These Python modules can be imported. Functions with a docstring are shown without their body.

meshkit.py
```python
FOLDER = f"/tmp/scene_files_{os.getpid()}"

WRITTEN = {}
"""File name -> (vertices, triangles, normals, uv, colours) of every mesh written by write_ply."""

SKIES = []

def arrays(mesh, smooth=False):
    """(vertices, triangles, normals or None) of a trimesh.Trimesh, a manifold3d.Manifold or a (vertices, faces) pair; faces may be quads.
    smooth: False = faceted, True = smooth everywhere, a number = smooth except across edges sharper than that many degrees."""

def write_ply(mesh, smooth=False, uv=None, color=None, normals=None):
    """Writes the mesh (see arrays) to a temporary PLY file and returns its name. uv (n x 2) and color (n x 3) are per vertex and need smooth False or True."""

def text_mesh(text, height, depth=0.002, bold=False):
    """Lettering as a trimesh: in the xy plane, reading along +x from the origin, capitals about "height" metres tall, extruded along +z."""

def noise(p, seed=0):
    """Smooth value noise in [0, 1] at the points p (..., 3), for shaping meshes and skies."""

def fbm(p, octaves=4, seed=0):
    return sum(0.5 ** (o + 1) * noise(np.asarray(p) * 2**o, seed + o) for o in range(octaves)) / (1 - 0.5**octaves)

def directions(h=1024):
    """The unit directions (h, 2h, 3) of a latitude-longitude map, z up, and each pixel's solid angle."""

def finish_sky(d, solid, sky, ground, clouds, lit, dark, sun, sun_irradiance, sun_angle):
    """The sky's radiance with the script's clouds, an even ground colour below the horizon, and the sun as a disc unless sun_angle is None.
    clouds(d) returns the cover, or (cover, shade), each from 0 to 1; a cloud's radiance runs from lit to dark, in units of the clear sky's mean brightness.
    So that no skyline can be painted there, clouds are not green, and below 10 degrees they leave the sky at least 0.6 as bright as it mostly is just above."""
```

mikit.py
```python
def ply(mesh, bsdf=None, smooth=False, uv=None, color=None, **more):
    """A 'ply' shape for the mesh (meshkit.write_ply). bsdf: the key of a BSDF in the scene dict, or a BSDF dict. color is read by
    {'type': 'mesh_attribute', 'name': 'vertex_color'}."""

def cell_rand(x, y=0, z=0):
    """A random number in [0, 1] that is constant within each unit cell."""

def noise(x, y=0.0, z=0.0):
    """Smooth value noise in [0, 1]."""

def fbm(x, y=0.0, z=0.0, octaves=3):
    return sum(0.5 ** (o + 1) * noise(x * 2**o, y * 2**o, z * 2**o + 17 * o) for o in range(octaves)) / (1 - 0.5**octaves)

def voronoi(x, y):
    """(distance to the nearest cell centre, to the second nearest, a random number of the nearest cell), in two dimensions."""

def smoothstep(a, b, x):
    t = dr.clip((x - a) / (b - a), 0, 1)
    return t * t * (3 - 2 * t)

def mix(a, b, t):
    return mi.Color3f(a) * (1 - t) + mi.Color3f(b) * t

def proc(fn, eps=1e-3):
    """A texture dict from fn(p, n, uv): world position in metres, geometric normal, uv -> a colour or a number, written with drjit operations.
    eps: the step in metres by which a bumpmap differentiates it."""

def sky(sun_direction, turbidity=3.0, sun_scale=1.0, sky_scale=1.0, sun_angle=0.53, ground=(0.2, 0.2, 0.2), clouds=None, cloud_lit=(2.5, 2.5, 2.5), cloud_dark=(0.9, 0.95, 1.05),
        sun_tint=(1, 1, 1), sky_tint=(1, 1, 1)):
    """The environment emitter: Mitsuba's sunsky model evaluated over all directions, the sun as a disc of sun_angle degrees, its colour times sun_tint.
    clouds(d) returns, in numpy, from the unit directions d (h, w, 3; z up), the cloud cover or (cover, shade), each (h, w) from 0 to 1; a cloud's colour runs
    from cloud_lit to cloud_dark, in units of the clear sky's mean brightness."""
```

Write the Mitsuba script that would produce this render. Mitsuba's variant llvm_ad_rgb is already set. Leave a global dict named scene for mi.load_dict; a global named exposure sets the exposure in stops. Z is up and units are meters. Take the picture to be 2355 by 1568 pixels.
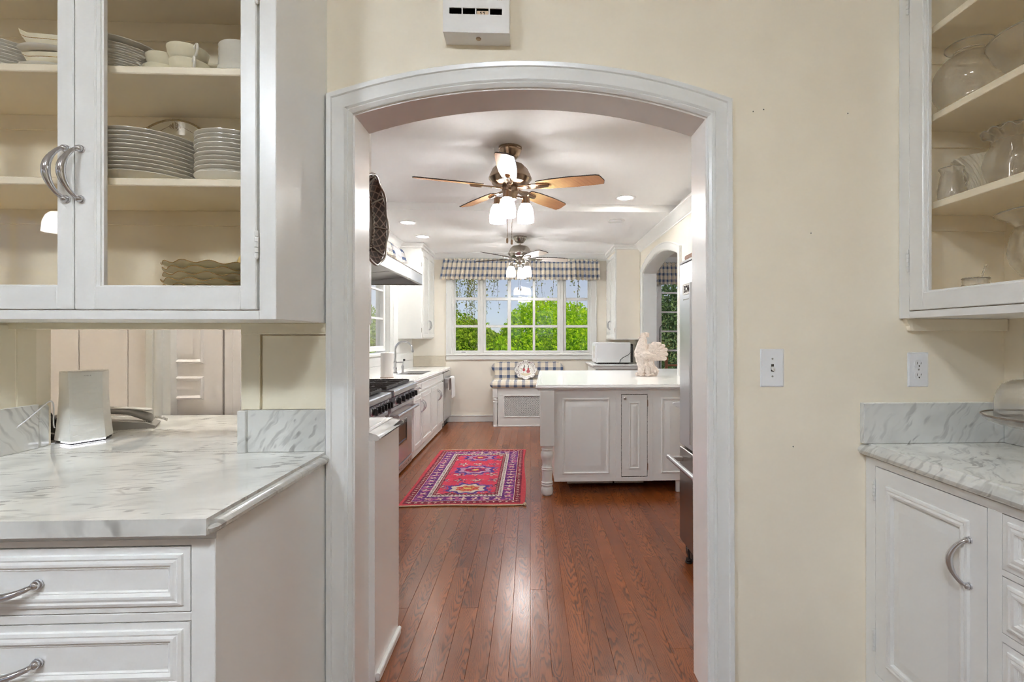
import math, random, numpy as np, trimesh, drjit as dr, mitsuba as mi, mikit, meshkit
from mikit import noise, fbm, voronoi, cell_rand, smoothstep, mix
from shapely.geometry import Polygon, box as sbox, LineString
from shapely.ops import unary_union
import manifold3d as m3
T = mi.ScalarTransform4f
scene, labels = {"type": "scene"}, {}

# ------------------------------------------------------------------ camera, sky, lights, exposure
YAW = 0.043
scene["camera"] = {
    "type": "perspective", "fov_axis": "x", "fov": 2 * math.degrees(math.atan(1177.5 / 1170.0)), "near_clip": 0.02, "far_clip": 500.0,
    "principal_point_offset_x": -(1270 - 1177.5) / 2355, "principal_point_offset_y": -(775 - 784) / 1568,
    "to_world": T().look_at(origin=[0, -1.773, 1.29], target=[math.sin(YAW), -1.773 + math.cos(YAW), 1.29], up=[0, 0, 1])}
exposure = 0.0
def clouds(d):
    n = meshkit.fbm(d * np.array([3.0, 3.0, 7.0]) + 4.0, 4)
    return np.clip(0.35 + (n - 0.5) * 2.0, 0, 0.8)
scene["sky"] = mikit.sky([0.45, -0.55, 0.7], turbidity=3.0, sun_scale=4.5, sky_scale=3.8, clouds=clouds, cloud_lit=(1.75, 1.7, 1.8), cloud_dark=(1.5, 1.5, 1.62), sky_tint=(1.12, 0.96, 0.98), ground=(0.2, 0.22, 0.15))
L_FAN = 72.0          # radiance of the frosted lamp shades
L_CAN = 150.0          # radiance of the recessed lamps
L_PANTRY = 132.0        # radiance of the pantry's ceiling lamps

# ------------------------------------------------------------------ helpers
def rgb(r, g, b):
    """sRGB 0..255 to a linear colour"""
    return [((c / 255 + 0.055) / 1.055) ** 2.4 if c > 10 else c / 255 / 12.92 for c in (r, g, b)]
def tex(c):
    return c if isinstance(c, dict) else {"type": "rgb", "value": list(c)}
def mat(key, color, rough=0.5, metal=0.0, spec=0.5, coat=0.0, coat_gloss=0.9, sheen=0.0, bump=None, bscale=1.0):
    b = {"type": "principled", "base_color": tex(color), "roughness": rough, "metallic": metal, "specular": spec}
    if coat: b.update(clearcoat=coat, clearcoat_gloss=coat_gloss)
    if sheen: b["sheen"] = sheen
    if bump is not None: b = {"type": "bumpmap", "arbitrary": bump, "scale": bscale, "bsdf": b}
    scene[key] = {"type": "twosided", "bsdf": b}
    return key
def numbered(k, pool):
    if k not in pool: return k
    i = 1
    while f"{k}_{i:03d}" in pool: i += 1
    return f"{k}_{i:03d}"
USED = set()
def thing(name, label, cat, group=None):
    k = numbered(name, USED); USED.add(k)
    labels[k] = {"label": label, "category": cat}
    if group: labels[k]["group"] = group
    return k
def struct(name, label=None):
    k = numbered(name, USED); USED.add(k)
    labels[k] = {"kind": "structure"}
    if label: labels[k]["label"] = label
    return k
def put(root, name, mesh, m, smooth=False, label=None, kind=None, **kw):
    k = root if name is None else numbered(f"{root}__{name}", USED)
    USED.add(k)
    if isinstance(mesh, dict):
        scene[k] = {**mesh, **kw}
        if m is not None: scene[k]["bsdf"] = {"type": "ref", "id": m}
    else:
        scene[k] = mikit.ply(mesh, m, smooth=smooth, **kw)
    if label or kind:
        labels.setdefault(k, {})
        if label: labels[k]["label"] = label
        if kind: labels[k]["kind"] = kind
    return k
cat = trimesh.util.concatenate
def bx(x0, x1, y0, y1, z0, z1, b=0.0):
    x0, x1 = min(x0, x1), max(x0, x1); y0, y1 = min(y0, y1), max(y0, y1); z0, z1 = min(z0, z1), max(z0, z1)
    if b <= 0:
        return trimesh.creation.box(bounds=[[x0, y0, z0], [x1, y1, z1]])
    b = min(b, (x1 - x0) / 2.01, (y1 - y0) / 2.01, (z1 - z0) / 2.01)
    P = []
    for x, sx in ((x0, 1), (x1, -1)):
        for y, sy in ((y0, 1), (y1, -1)):
            for z, sz in ((z0, 1), (z1, -1)):
                P += [(x + sx * b, y + sy * b, z), (x + sx * b, y, z + sz * b), (x, y + sy * b, z + sz * b)]
    return trimesh.convex.convex_hull(np.array(P))
def xf(mesh, M=None, move=None, rz=0, rx=0, ry=0, scale=None):
    m = mesh.copy()
    if scale is not None: m.apply_transform(np.diag([*(scale if np.ndim(scale) else [scale] * 3), 1]))
    for a, ax in ((rx, [1, 0, 0]), (ry, [0, 1, 0]), (rz, [0, 0, 1])):
        if a: m.apply_transform(trimesh.transformations.rotation_matrix(math.radians(a), ax))
    if move is not None: m.apply_translation(move)
    return m
def lathe(prof, n=48, move=None):
    m = trimesh.creation.revolve(np.array(prof, float), sections=n)
    if move is not None: m.apply_translation(move)
    return m
def tube(pts, r, n=10, closed=False):
    p = np.asarray(pts, float)
    r = np.broadcast_to(np.asarray(r, float), (len(p),))
    t = np.gradient(p, axis=0) if not closed else np.roll(p, -1, 0) - np.roll(p, 1, 0)
    t /= np.linalg.norm(t, axis=1, keepdims=True) + 1e-12
    a = np.cross(t[0], [0, 0, 1.0] if abs(t[0][2]) < 0.9 else [1.0, 0, 0]); a /= np.linalg.norm(a)
    A = []
    for i in range(len(p)):
        a = a - t[i] * (a @ t[i]); a /= np.linalg.norm(a) + 1e-12
        A.append(a)
    A = np.array(A); B = np.cross(t, A)
    ang = np.arange(n) * 2 * np.pi / n
    v = p[:, None] + r[:, None, None] * (np.cos(ang)[None, :, None] * A[:, None] + np.sin(ang)[None, :, None] * B[:, None])
    v = v.reshape(-1, 3); F = []
    for i in range(len(p) if closed else len(p) - 1):
        i2 = (i + 1) % len(p)
        for j in range(n):
            j2 = (j + 1) % n
            F += [(i * n + j, i * n + j2, i2 * n + j2), (i * n + j, i2 * n + j2, i2 * n + j)]
    if not closed:
        c0, c1 = len(v), len(v) + 1
        v = np.vstack([v, p[0], p[-1]])
        for j in range(n):
            j2 = (j + 1) % n
            F += [(c0, j2, j), (c1, (len(p) - 1) * n + j, (len(p) - 1) * n + j2)]
    return trimesh.Trimesh(v, np.array(F), process=False)
def spline(pts, n=24):
    from scipy.interpolate import CubicSpline
    p = np.asarray(pts, float); s = np.r_[0, np.cumsum(np.linalg.norm(np.diff(p, axis=0), axis=1))]
    return CubicSpline(s, p)(np.linspace(0, s[-1], n))
def extr(poly, d, plane="xy", off=0.0):
    """extrude a shapely polygon: plane xy -> along z, xz -> along y, yz -> along x, starting at off"""
    gs = [g for g in getattr(poly, "geoms", [poly]) if g.area > 1e-9]
    m = cat([trimesh.creation.extrude_polygon(g, d, engine="earcut") for g in gs])
    v = m.vertices.copy()
    if plane == "xy": w = v + [0, 0, off]
    elif plane == "xz": w = np.c_[v[:, 0], v[:, 2] + off, v[:, 1]]
    else: w = np.c_[v[:, 2] + off, v[:, 0], v[:, 1]]
    f = m.faces[:, ::-1] if plane == "xz" else m.faces
    return trimesh.Trimesh(w, f, process=False)
def rings(O, U, N, w, h, steps, closed=False, V=(0, 0, 1)):
    """nested rectangles: steps = [(inset, depth along N)]; capped at the last unless closed (a frame with a hole)"""
    O, U, N, V = (np.asarray(a, float) for a in (O, U, N, V))
    v, F = [], []
    for i, d in steps:
        iu, iv = i if np.ndim(i) else (i, i)
        for a, b in ((iu, iv), (w - iu, iv), (w - iu, h - iv), (iu, h - iv)):
            v.append(O + U * a + V * b + N * d)
    k = len(steps)
    for s in range(k if closed else k - 1):
        s2 = (s + 1) % k
        for j in range(4):
            j2 = (j + 1) % 4
            F += [(s * 4 + j, s * 4 + j2, s2 * 4 + j2), (s * 4 + j, s2 * 4 + j2, s2 * 4 + j)]
    if not closed:
        e = (k - 1) * 4
        F += [(e, e + 1, e + 2), (e, e + 2, e + 3)]
    return trimesh.Trimesh(np.array(v), np.array(F), process=False)
def sweep(path, prof, O, U, N, V=(0, 0, 1), closed=False, side=1):
    """a moulding: path of 2-D points in the plane (U, V) at O; prof = [(offset to the side of the path, depth along N)], mitred"""
    O, U, N, V = (np.asarray(a, float) for a in (O, U, N, V))
    p = np.asarray(path, float); n = len(p)
    d = np.roll(p, -1, 0) - p
    d /= np.linalg.norm(d, axis=1, keepdims=True) + 1e-12
    if not closed: d[-1] = d[-2]
    prev = np.roll(d, 1, 0)
    if not closed: prev[0] = d[0]
    nrm = lambda q: np.c_[-q[:, 1], q[:, 0]] * side
    m = nrm(prev) + nrm(d); m /= np.linalg.norm(m, axis=1, keepdims=True)
    m /= np.maximum((m * nrm(d)).sum(1, keepdims=True), 0.3)
    v = []
    for off, dep in prof:
        q = p + m * off
        v.append(O + q[:, :1] * U + q[:, 1:] * V + N * dep)
    v = np.array(v); k = len(prof); F = []
    for s in range(k - 1):
        for i in range(n if closed else n - 1):
            i2 = (i + 1) % n
            F += [(s * n + i, s * n + i2, (s + 1) * n + i2), (s * n + i, (s + 1) * n + i2, (s + 1) * n + i)]
    if not closed:
        for e in (0, n - 1):
            c = [s * n + e for s in range(k)]
            F += [(c[0], c[i], c[i + 1]) for i in range(1, k - 1)]
    return trimesh.Trimesh(v.reshape(-1, 3), np.array(F), process=False)
def union(ms):
    def man(m):
        m = m if isinstance(m, m3.Manifold) else m3.Manifold(m3.Mesh(np.asarray(m.vertices, np.float32), np.asarray(m.faces, np.uint32)))
        return m
    a = man(ms[0])
    for b in ms[1:]: a = a + man(b)
    return a
def tomesh(a):
    q = a.to_mesh()
    return trimesh.Trimesh(q.vert_properties[:, :3], q.tri_verts, process=False)
def ball(p, r, n=16):
    return m3.Manifold.sphere(r, n).translate(p)
def bone(p0, r0, p1, r1, n=16):
    return m3.Manifold.batch_hull([ball(p0, r0, n), ball(p1, r1, n)])
ORD = "first second third fourth fifth sixth seventh eighth ninth tenth eleventh twelfth thirteenth fourteenth".split()
def ordlabel(i, n):
    return "topmost" if i == n - 1 else "bottommost" if i == 0 else f"{ORD[i]} from the bottom"

# ------------------------------------------------------------------ materials
def paint_fn(c, amt=0.03, s=6.0):
    c = np.array(c)
    def f(p, n, uv):
        k = 1.0 + amt * (fbm(p.x * s, p.y * s, p.z * s) - 0.5)
        return mi.Color3f(*[float(q) for q in c]) * k
    return mikit.proc(f)
mat("cream_wall", paint_fn(rgb(240, 231, 211)), 0.55, spec=0.35)
mat("kitchen_wall", paint_fn(rgb(238, 231, 218)), 0.6, spec=0.3)
mat("white_paint", paint_fn(rgb(230, 230, 226), 0.02), 0.28, spec=0.5)
mat("white_satin", rgb(238, 237, 234), 0.4, spec=0.45)
def brush_fn(p, n, uv):
    return fbm(p.x * 90, p.y * 90, p.z * 3.0) * 0.0006
mat("gloss_jamb", rgb(232, 228, 224), 0.25, spec=0.6, bump=mikit.proc(brush_fn), bscale=1.0)
mat("ceiling_paint", rgb(241, 240, 238), 0.8, spec=0.1)
mat("cabinet_inside", paint_fn(rgb(234, 222, 195)), 0.45, spec=0.4)
mat("cream_panel", paint_fn(rgb(228, 220, 196)), 0.45, spec=0.4)
mat("pink_white", paint_fn(rgb(238, 232, 229)), 0.5, spec=0.35)
mat("dark_gap", rgb(60, 56, 50), 0.9, spec=0.1)
mat("chrome", rgb(205, 205, 208), 0.06, metal=1.0)
mat("steel", rgb(226, 227, 231), 0.3, metal=1.0)
mat("steel_dark", rgb(150, 142, 136), 0.28, metal=1.0)
mat("bronze", rgb(150, 128, 108), 0.2, metal=1.0)
mat("nickel", rgb(180, 172, 162), 0.18, metal=1.0)
mat("black_iron", rgb(38, 32, 30), 0.45)
mat("black_plastic", rgb(22, 21, 22), 0.25)
mat("grey_plastic", rgb(150, 147, 140), 0.35)
mat("light_plastic", rgb(215, 212, 205), 0.35)
mat("white_plastic", rgb(236, 237, 238), 0.3)
mat("router_white", rgb(232, 232, 226), 0.45)
mat("porcelain", rgb(232, 228, 214), 0.12, spec=0.5, coat=0.5)
mat("porcelain_cream", rgb(226, 216, 184), 0.1, spec=0.5, coat=0.5)
mat("gold_rim", rgb(176, 140, 80), 0.25, metal=0.8)
mat("silver_rim", rgb(150, 140, 130), 0.3, metal=0.7)
mat("laminate", rgb(226, 225, 223), 0.16, spec=0.5)
mat("paper", rgb(244, 238, 232), 0.85, spec=0.1)
mat("towel_cloth", rgb(238, 236, 234), 0.9, sheen=0.4)
mat("dark_glass", rgb(40, 34, 30), 0.08, spec=0.7)
mat("plaster", paint_fn(rgb(232, 220, 210), 0.25, 60.0), 0.75, spec=0.25)
mat("brown_wood", rgb(120, 78, 52), 0.4)
scene["glass_pane"] = {"type": "thindielectric", "int_ior": 1.5}
scene["clear_glass"] = {"type": "blendbsdf", "weight": 0.03, "a": {"type": "thindielectric", "int_ior": 1.5}, "b": {"type": "twosided", "bsdf": {"type": "diffuse", "reflectance": {"type": "rgb", "value": [0.4, 0.38, 0.33]}}}}
mat("glass_edge", rgb(118, 112, 98), 0.08, spec=1.0)
def marble_fn(ax):
    def f(p, n, uv):
        a, b, c = p.x, p.y, p.z
        w2 = fbm(a * 7 + 11, b * 7 + 5, c * 7, 4)
        if ax == 0: u, w = a + 0.25 * b, b - 0.15 * a
        else: u, w = 0.6 * (a + b) + 0.8 * c, 0.8 * (a - b) - 0.6 * c
        wig = (fbm(a * 12, b * 12, c * 12, 3) - 0.5) * 0.05
        st = smoothstep(0.52, 0.80, fbm(u * 16, (w + wig) * 75, 2.0, 3)) * smoothstep(0.35, 0.65, fbm(a * 5 + 7, b * 5, c * 5, 3))
        dash = smoothstep(0.66, 0.80, fbm(u * 22 + 9, (w + wig) * 60, 7.0, 2)) * smoothstep(0.5, 0.66, fbm(a * 9 + 31, b * 9, c * 9, 2))
        v = dr.abs(fbm(u * 2.2 + 5, (w + wig * 1.4) * 7.0, 4.0, 3) - 0.5)
        vein = (1 - smoothstep(0.0, 0.02, v)) * smoothstep(0.48, 0.62, fbm(a * 6 + 50, b * 6, c * 6, 3))
        base = mix(rgb(222, 222, 216), rgb(200, 200, 194), smoothstep(0.35, 0.7, w2))
        base = mix(base, rgb(156, 155, 149), st * 0.55)
        return mix(base, rgb(112, 109, 102), dr.minimum(vein * 0.35 + dash * 0.6, 0.8))
    return mikit.proc(f)
mat("marble_top", marble_fn(0), 0.07, spec=0.6)
mat("marble_side", marble_fn(1), 0.12, spec=0.5)
PLANK = 0.083
def wood_fn(tone):
    def f(p, n, uv):
        c = dr.floor(p.x / PLANK)
        r1, r2 = cell_rand(c, tone, 3), cell_rand(c, tone, 7)
        x = (p.x / PLANK - c - 0.5) * PLANK
        y = (p.y + r1 * 9) * dr.select(cell_rand(c, tone, 9) > 0.5, 1.0, -1.0)
        xc = x + (r2 - 0.5) * 0.075 + (fbm(y * 1.1, c * 5.3 + tone * 3, 0.0, 2) - 0.5) * 0.05
        ring = y * 11.0 + 3.4 * dr.square(xc / 0.04) + (fbm(y * 3.0, x * 22 + c * 3, tone * 2.0, 3) - 0.5) * 5.0 + (fbm(y * 16, x * 90, c, 2) - 0.5) * 0.9
        t = ring - dr.floor(ring)
        line = smoothstep(0.35, 0.80, t) * (1 - smoothstep(0.84, 1.0, t)) * (0.55 + 0.45 * noise(y * 6, x * 60, c))
        pores = smoothstep(0.55, 0.8, noise(x * 900, y * 26, c))
        base = mix(rgb(134, 70, 28), rgb(90, 42, 16), r2 * 0.35 + 0.22 * tone)
        base = mix(base, rgb(158, 90, 38), fbm(x * 14, y * 2.5, c + 9, 2) * 0.4)
        return mix(base, rgb(48, 24, 16), line * 0.80 + pores * 0.22)
    return mikit.proc(f)
def floor_bump(p, n, uv):
    return (fbm(p.x * 9, p.y * 2.5, 0.0, 3) - 0.5) * 0.0016
for i in range(3):
    mat(f"oak_floor_{i}", wood_fn(i), 0.24, spec=0.6, bump=mikit.proc(floor_bump), bscale=1.0)
mat("pantry_tile", rgb(112, 92, 76), 0.3)
mat("taupe_wall", rgb(138, 126, 114), 0.6)
mat("oak_dark", rgb(52, 28, 18), 0.6)
def blade_fn(p, n, uv):
    g = fbm(p.x * 8 + p.y * 8, p.x * 60 - p.y * 60, p.z * 10, 3)
    return mix(rgb(196, 142, 96), rgb(168, 112, 70), g)
mat("fan_wood", mikit.proc(blade_fn), 0.4, spec=0.3)
mat("fan_edge", rgb(40, 28, 24), 0.4)
mat("fan_pale", rgb(214, 200, 186), 0.35, spec=0.4)
def plaid(a, b, per):
    fa, fb = a / per - dr.floor(a / per), b / per - dr.floor(b / per)
    sa = smoothstep(0.04, 0.08, fa) * (1 - smoothstep(0.42, 0.46, fa)); sb = smoothstep(0.04, 0.08, fb) * (1 - smoothstep(0.42, 0.46, fb))
    k = sa + sb
    c = mix(rgb(238, 227, 208), rgb(180, 176, 174), dr.minimum(k, 1.0))
    c = mix(c, rgb(82, 95, 124), dr.maximum(k - 1.0, 0.0))
    return c * (0.93 + 0.14 * noise(a * 900, b * 900))
mat("plaid_curtain", mikit.proc(lambda p, n, uv: plaid(uv.x, uv.y, 0.105)), 0.9, spec=0.1, sheen=0.3)
def plaid_seat(p, n, uv):
    top = smoothstep(0.55, 0.75, dr.abs(n.z))
    return plaid(p.x + 0.012, dr.select(top > 0.5, p.y, p.z + 0.03), 0.116)
mat("plaid_bench", mikit.proc(plaid_seat), 0.9, spec=0.1, sheen=0.3)
RX0, RX1, RY0, RY1 = -1.01, -0.05, 2.14, 4.04
def rug_fn(p, n, uv):
    W, Lh = RX1 - RX0, RY1 - RY0
    x, y = p.x - RX0, p.y - RY0
    dx, dy = dr.minimum(x, W - x), dr.minimum(y, Lh - y)
    d = dr.minimum(dx, dy * 0.9)
    s = dr.select(dx < dy * 0.9, y, x)               # along the border
    cream, navy, purple, red, maroon, pink = (mi.Color3f(*rgb(*c)) for c in ((226, 206, 190), (52, 44, 84), (92, 46, 112), (206, 52, 78), (112, 28, 48), (222, 104, 116)))
    sel = lambda m, a, b: dr.select(m, a, b)
    j = (fbm(p.x * 60, p.y * 60, 0.0, 2) - 0.5) * 0.01
    def motif(u, v, per, th):
        iu = dr.floor(u / per); fu = u / per - iu - 0.5
        r = dr.sqrt(dr.square(fu * per * 1.15) + dr.square(v)); a = dr.atan2(v, fu * per)
        return r < th * (0.72 + 0.38 * dr.cos(a * 4 + iu * 1.3))
    col = sel(motif(s, d - 0.055 + j, 0.05, 0.014), cream, sel(noise(s * 60, d * 60) > 0.72, mi.Color3f(*rgb(170, 60, 80)), maroon))
    col = sel(d < 0.028, mi.Color3f(*rgb(196, 70, 78)), col)
    band = sel(motif(s + 0.03, d - 0.132 + j, 0.092, 0.034), sel(noise(s * 80, d * 80) > 0.55, mi.Color3f(*rgb(214, 150, 150)), cream), sel(fbm(s * 40, d * 40, 1.0, 2) > 0.62, mi.Color3f(*rgb(176, 84, 136)), mix(rgb(70, 38, 108), rgb(120, 54, 124), noise(s * 6, d * 20))))
    col = sel(d > 0.082, band, col)
    col = sel((d > 0.080) & (d < 0.085), cream, col)
    wb = sel(motif(s, d - 0.198 + j, 0.034, 0.0125), mi.Color3f(*rgb(78, 58, 70)), mi.Color3f(*rgb(226, 214, 204)))
    col = sel(d > 0.180, wb, col)
    rb = sel(motif(s, d - 0.229 + j, 0.03, 0.009), cream, maroon)
    col = sel(d > 0.214, rb, col)
    # field
    u, v = x - W / 2, y
    f = mix(rgb(208, 54, 80), rgb(228, 78, 100), fbm(x * 5, y * 22, 0.0, 2))
    fx, fy = u / 0.15, v / 0.19
    ix, iy = dr.floor(fx + 0.5 * cell_rand(dr.floor(fy), 5)), dr.floor(fy)
    lx, ly = (fx + 0.5 * cell_rand(iy, 5) - ix - 0.5) * 0.15, (fy - iy - 0.5) * 0.19
    rr, aa = dr.sqrt(lx * lx + ly * ly), dr.atan2(ly, lx)
    k = 0.066 * (0.65 + 0.35 * dr.cos(aa * 5 + cell_rand(ix, iy) * 6))
    fl = (rr < k) & (noise(x * 110, y * 110) > 0.33)
    f = sel(fl, sel(noise(x * 70 + 4, y * 70) > 0.55, cream, sel(noise(x * 60, y * 60) > 0.5, mi.Color3f(*rgb(110, 70, 120)), mi.Color3f(*rgb(92, 34, 54)))), f)
    for cy, sc in ((0.42, 1.0), (1.02, 1.05), (1.52, 0.9)):
        q = dr.sqrt(dr.square(u / 0.155) + dr.square((v - cy) / 0.125)) / sc
        a = dr.atan2((v - cy), u)
        q = q * (1 + 0.12 * dr.cos(a * 8))
        f = sel(q < 1.35, sel(noise(x * 90, y * 90) > 0.6, mi.Color3f(*rgb(120, 90, 160)), f), f)
        f = sel((q < 1.12) & (q > 0.92), mi.Color3f(*rgb(70, 54, 130)), f)
        f = sel(q < 0.92, cream if cy < 0.5 else mi.Color3f(*rgb(196, 150, 176)), f)
        f = sel(q < 0.62, sel(noise(x * 110, y * 110) > 0.5, mi.Color3f(*rgb(196, 44, 66)), mi.Color3f(*rgb(214, 150, 90)) if cy < 0.5 else purple), f)
        f = sel(q < 0.2, mi.Color3f(*rgb(232, 190, 110)), f)
    corner = (dx + dy * 0.8) < 0.42
    f = sel(corner & (fbm(x * 36, y * 36, 3.0, 2) > 0.5), cream, sel(corner & (noise(x * 50, y * 50, 9) > 0.6), mi.Color3f(*rgb(150, 60, 100)), f))
    col = sel(d > 0.243, f, col)
    col = mix(col, rgb(140, 84, 96), 0.14)
    return col * (0.72 + 0.34 * noise(x * 420, y * 420) + 0.2 * (fbm(x * 30, y * 90, 5.0, 2) - 0.5))
mat("rug_wool", mikit.proc(rug_fn), 0.95, spec=0.05, sheen=0.3)
mat("rug_fringe", rgb(214, 190, 160), 0.95, spec=0.05)
def ware_fn(p, n, uv):
    """porcelain with a gilt garland; uv.x = angle in turns, uv.y = radius in metres"""
    r, a = uv.y, uv.x
    c = mix(rgb(234, 227, 204), rgb(226, 217, 188), smoothstep(0.084, 0.088, r))
    k = a * 6 + 0.5 - dr.floor(a * 6 + 0.5) - 0.5
    g = (dr.abs(r - 0.113) < 0.015 * (1 - dr.abs(k) * 5)) & (dr.abs(k) < 0.17) & (noise(a * 420, r * 420) > 0.35)
    c = dr.select(g, mi.Color3f(*rgb(150, 126, 82)), c)
    c = dr.select(dr.abs(r - 0.112 - 0.004 * dr.cos(k * 6.28)) < 0.0009, mi.Color3f(*rgb(160, 140, 100)), c)
    return dr.select(r > 0.129, mix(rgb(128, 104, 62), rgb(170, 145, 96), noise(a * 300, r * 900)), c)
mat("garland_ware", mikit.proc(ware_fn), 0.1, spec=0.5, coat=0.4)
def gilt_fn(p, n, uv):
    r, a = uv.y, uv.x
    c = mi.Color3f(*rgb(230, 224, 206))
    k = a * 5 - dr.floor(a * 5) - 0.5
    sc = dr.abs(dr.sin(r * 95 + dr.cos(k * 12.6) * 2.2)) < 0.24
    c = dr.select(sc & (r > 0.045) & (r < 0.112) & (noise(a * 90, r * 160) > 0.45), mi.Color3f(*rgb(150, 108, 74)), c)
    return dr.select(r > 0.117, mi.Color3f(*rgb(206, 178, 110)), c)
mat("gilt_ware", mikit.proc(gilt_fn), 0.15, spec=0.5)
def lattice_fn(p, n, uv):
    a, b = (uv.x + uv.y) * 34, (uv.x - uv.y) * 34
    k = dr.maximum(dr.abs(a - dr.floor(a) - 0.5), dr.abs(b - dr.floor(b) - 0.5))
    return mix(rgb(44, 32, 28), rgb(120, 100, 90), smoothstep(0.36, 0.46, k))
mat("dark_lattice", mikit.proc(lattice_fn), 0.35, spec=0.5)
def plate_pic(p, n, uv):
    """the painted platter on the bench: white with two red fruits, leaves and a flowered rim"""
    x, y = uv.x, uv.y
    r = dr.sqrt(x * x + dr.square(y * 1.1))
    c = mix(rgb(240, 236, 230), rgb(226, 220, 212), smoothstep(0.1, 0.11, r) * (1 - smoothstep(0.12, 0.13, r)))
    c = dr.select((r > 0.118) & (noise(x * 130, y * 130) > 0.68), mi.Color3f(*rgb(120, 96, 96)), c)
    c = dr.select((r < 0.105) & (noise(x * 110 + 7, y * 110) > 0.76), mi.Color3f(*rgb(150, 150, 120)), c)
    red = mi.Color3f(*rgb(176, 62, 66))
    c = dr.select(dr.square((x + 0.028) / 0.02) + dr.square((y - 0.003) / 0.024) < 1, red, c)
    c = dr.select((dr.square((x - 0.036) / 0.027) + dr.square((y + 0.022) / 0.026) < 1) | ((dr.square((x - 0.038) / 0.014) + dr.square((y - 0.012) / 0.022) < 1)), red, c)
    c = dr.select((dr.abs(x + 0.03 - 0.25 * (y - 0.03)) < 0.006) & (y > 0.026) & (y < 0.075), mi.Color3f(*rgb(50, 52, 44)), c)
    c = dr.select((dr.abs(x - 0.036 - 0.2 * (y - 0.03)) < 0.005) & (y > 0.032) & (y < 0.066), mi.Color3f(*rgb(50, 52, 44)), c)
    return dr.select((y < -0.05) & (r < 0.1), mi.Color3f(*rgb(206, 192, 160)), c)
mat("painted_ware", mikit.proc(plate_pic), 0.2, spec=0.5)
def emit(L, c=(0.95, 0.99, 1.01)):
    return {"type": "area", "radiance": {"type": "rgb", "value": [L * q for q in c]}}
scene["shade_glass"] = {"type": "diffuse", "reflectance": {"type": "rgb", "value": [0.6, 0.58, 0.55]}}

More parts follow.
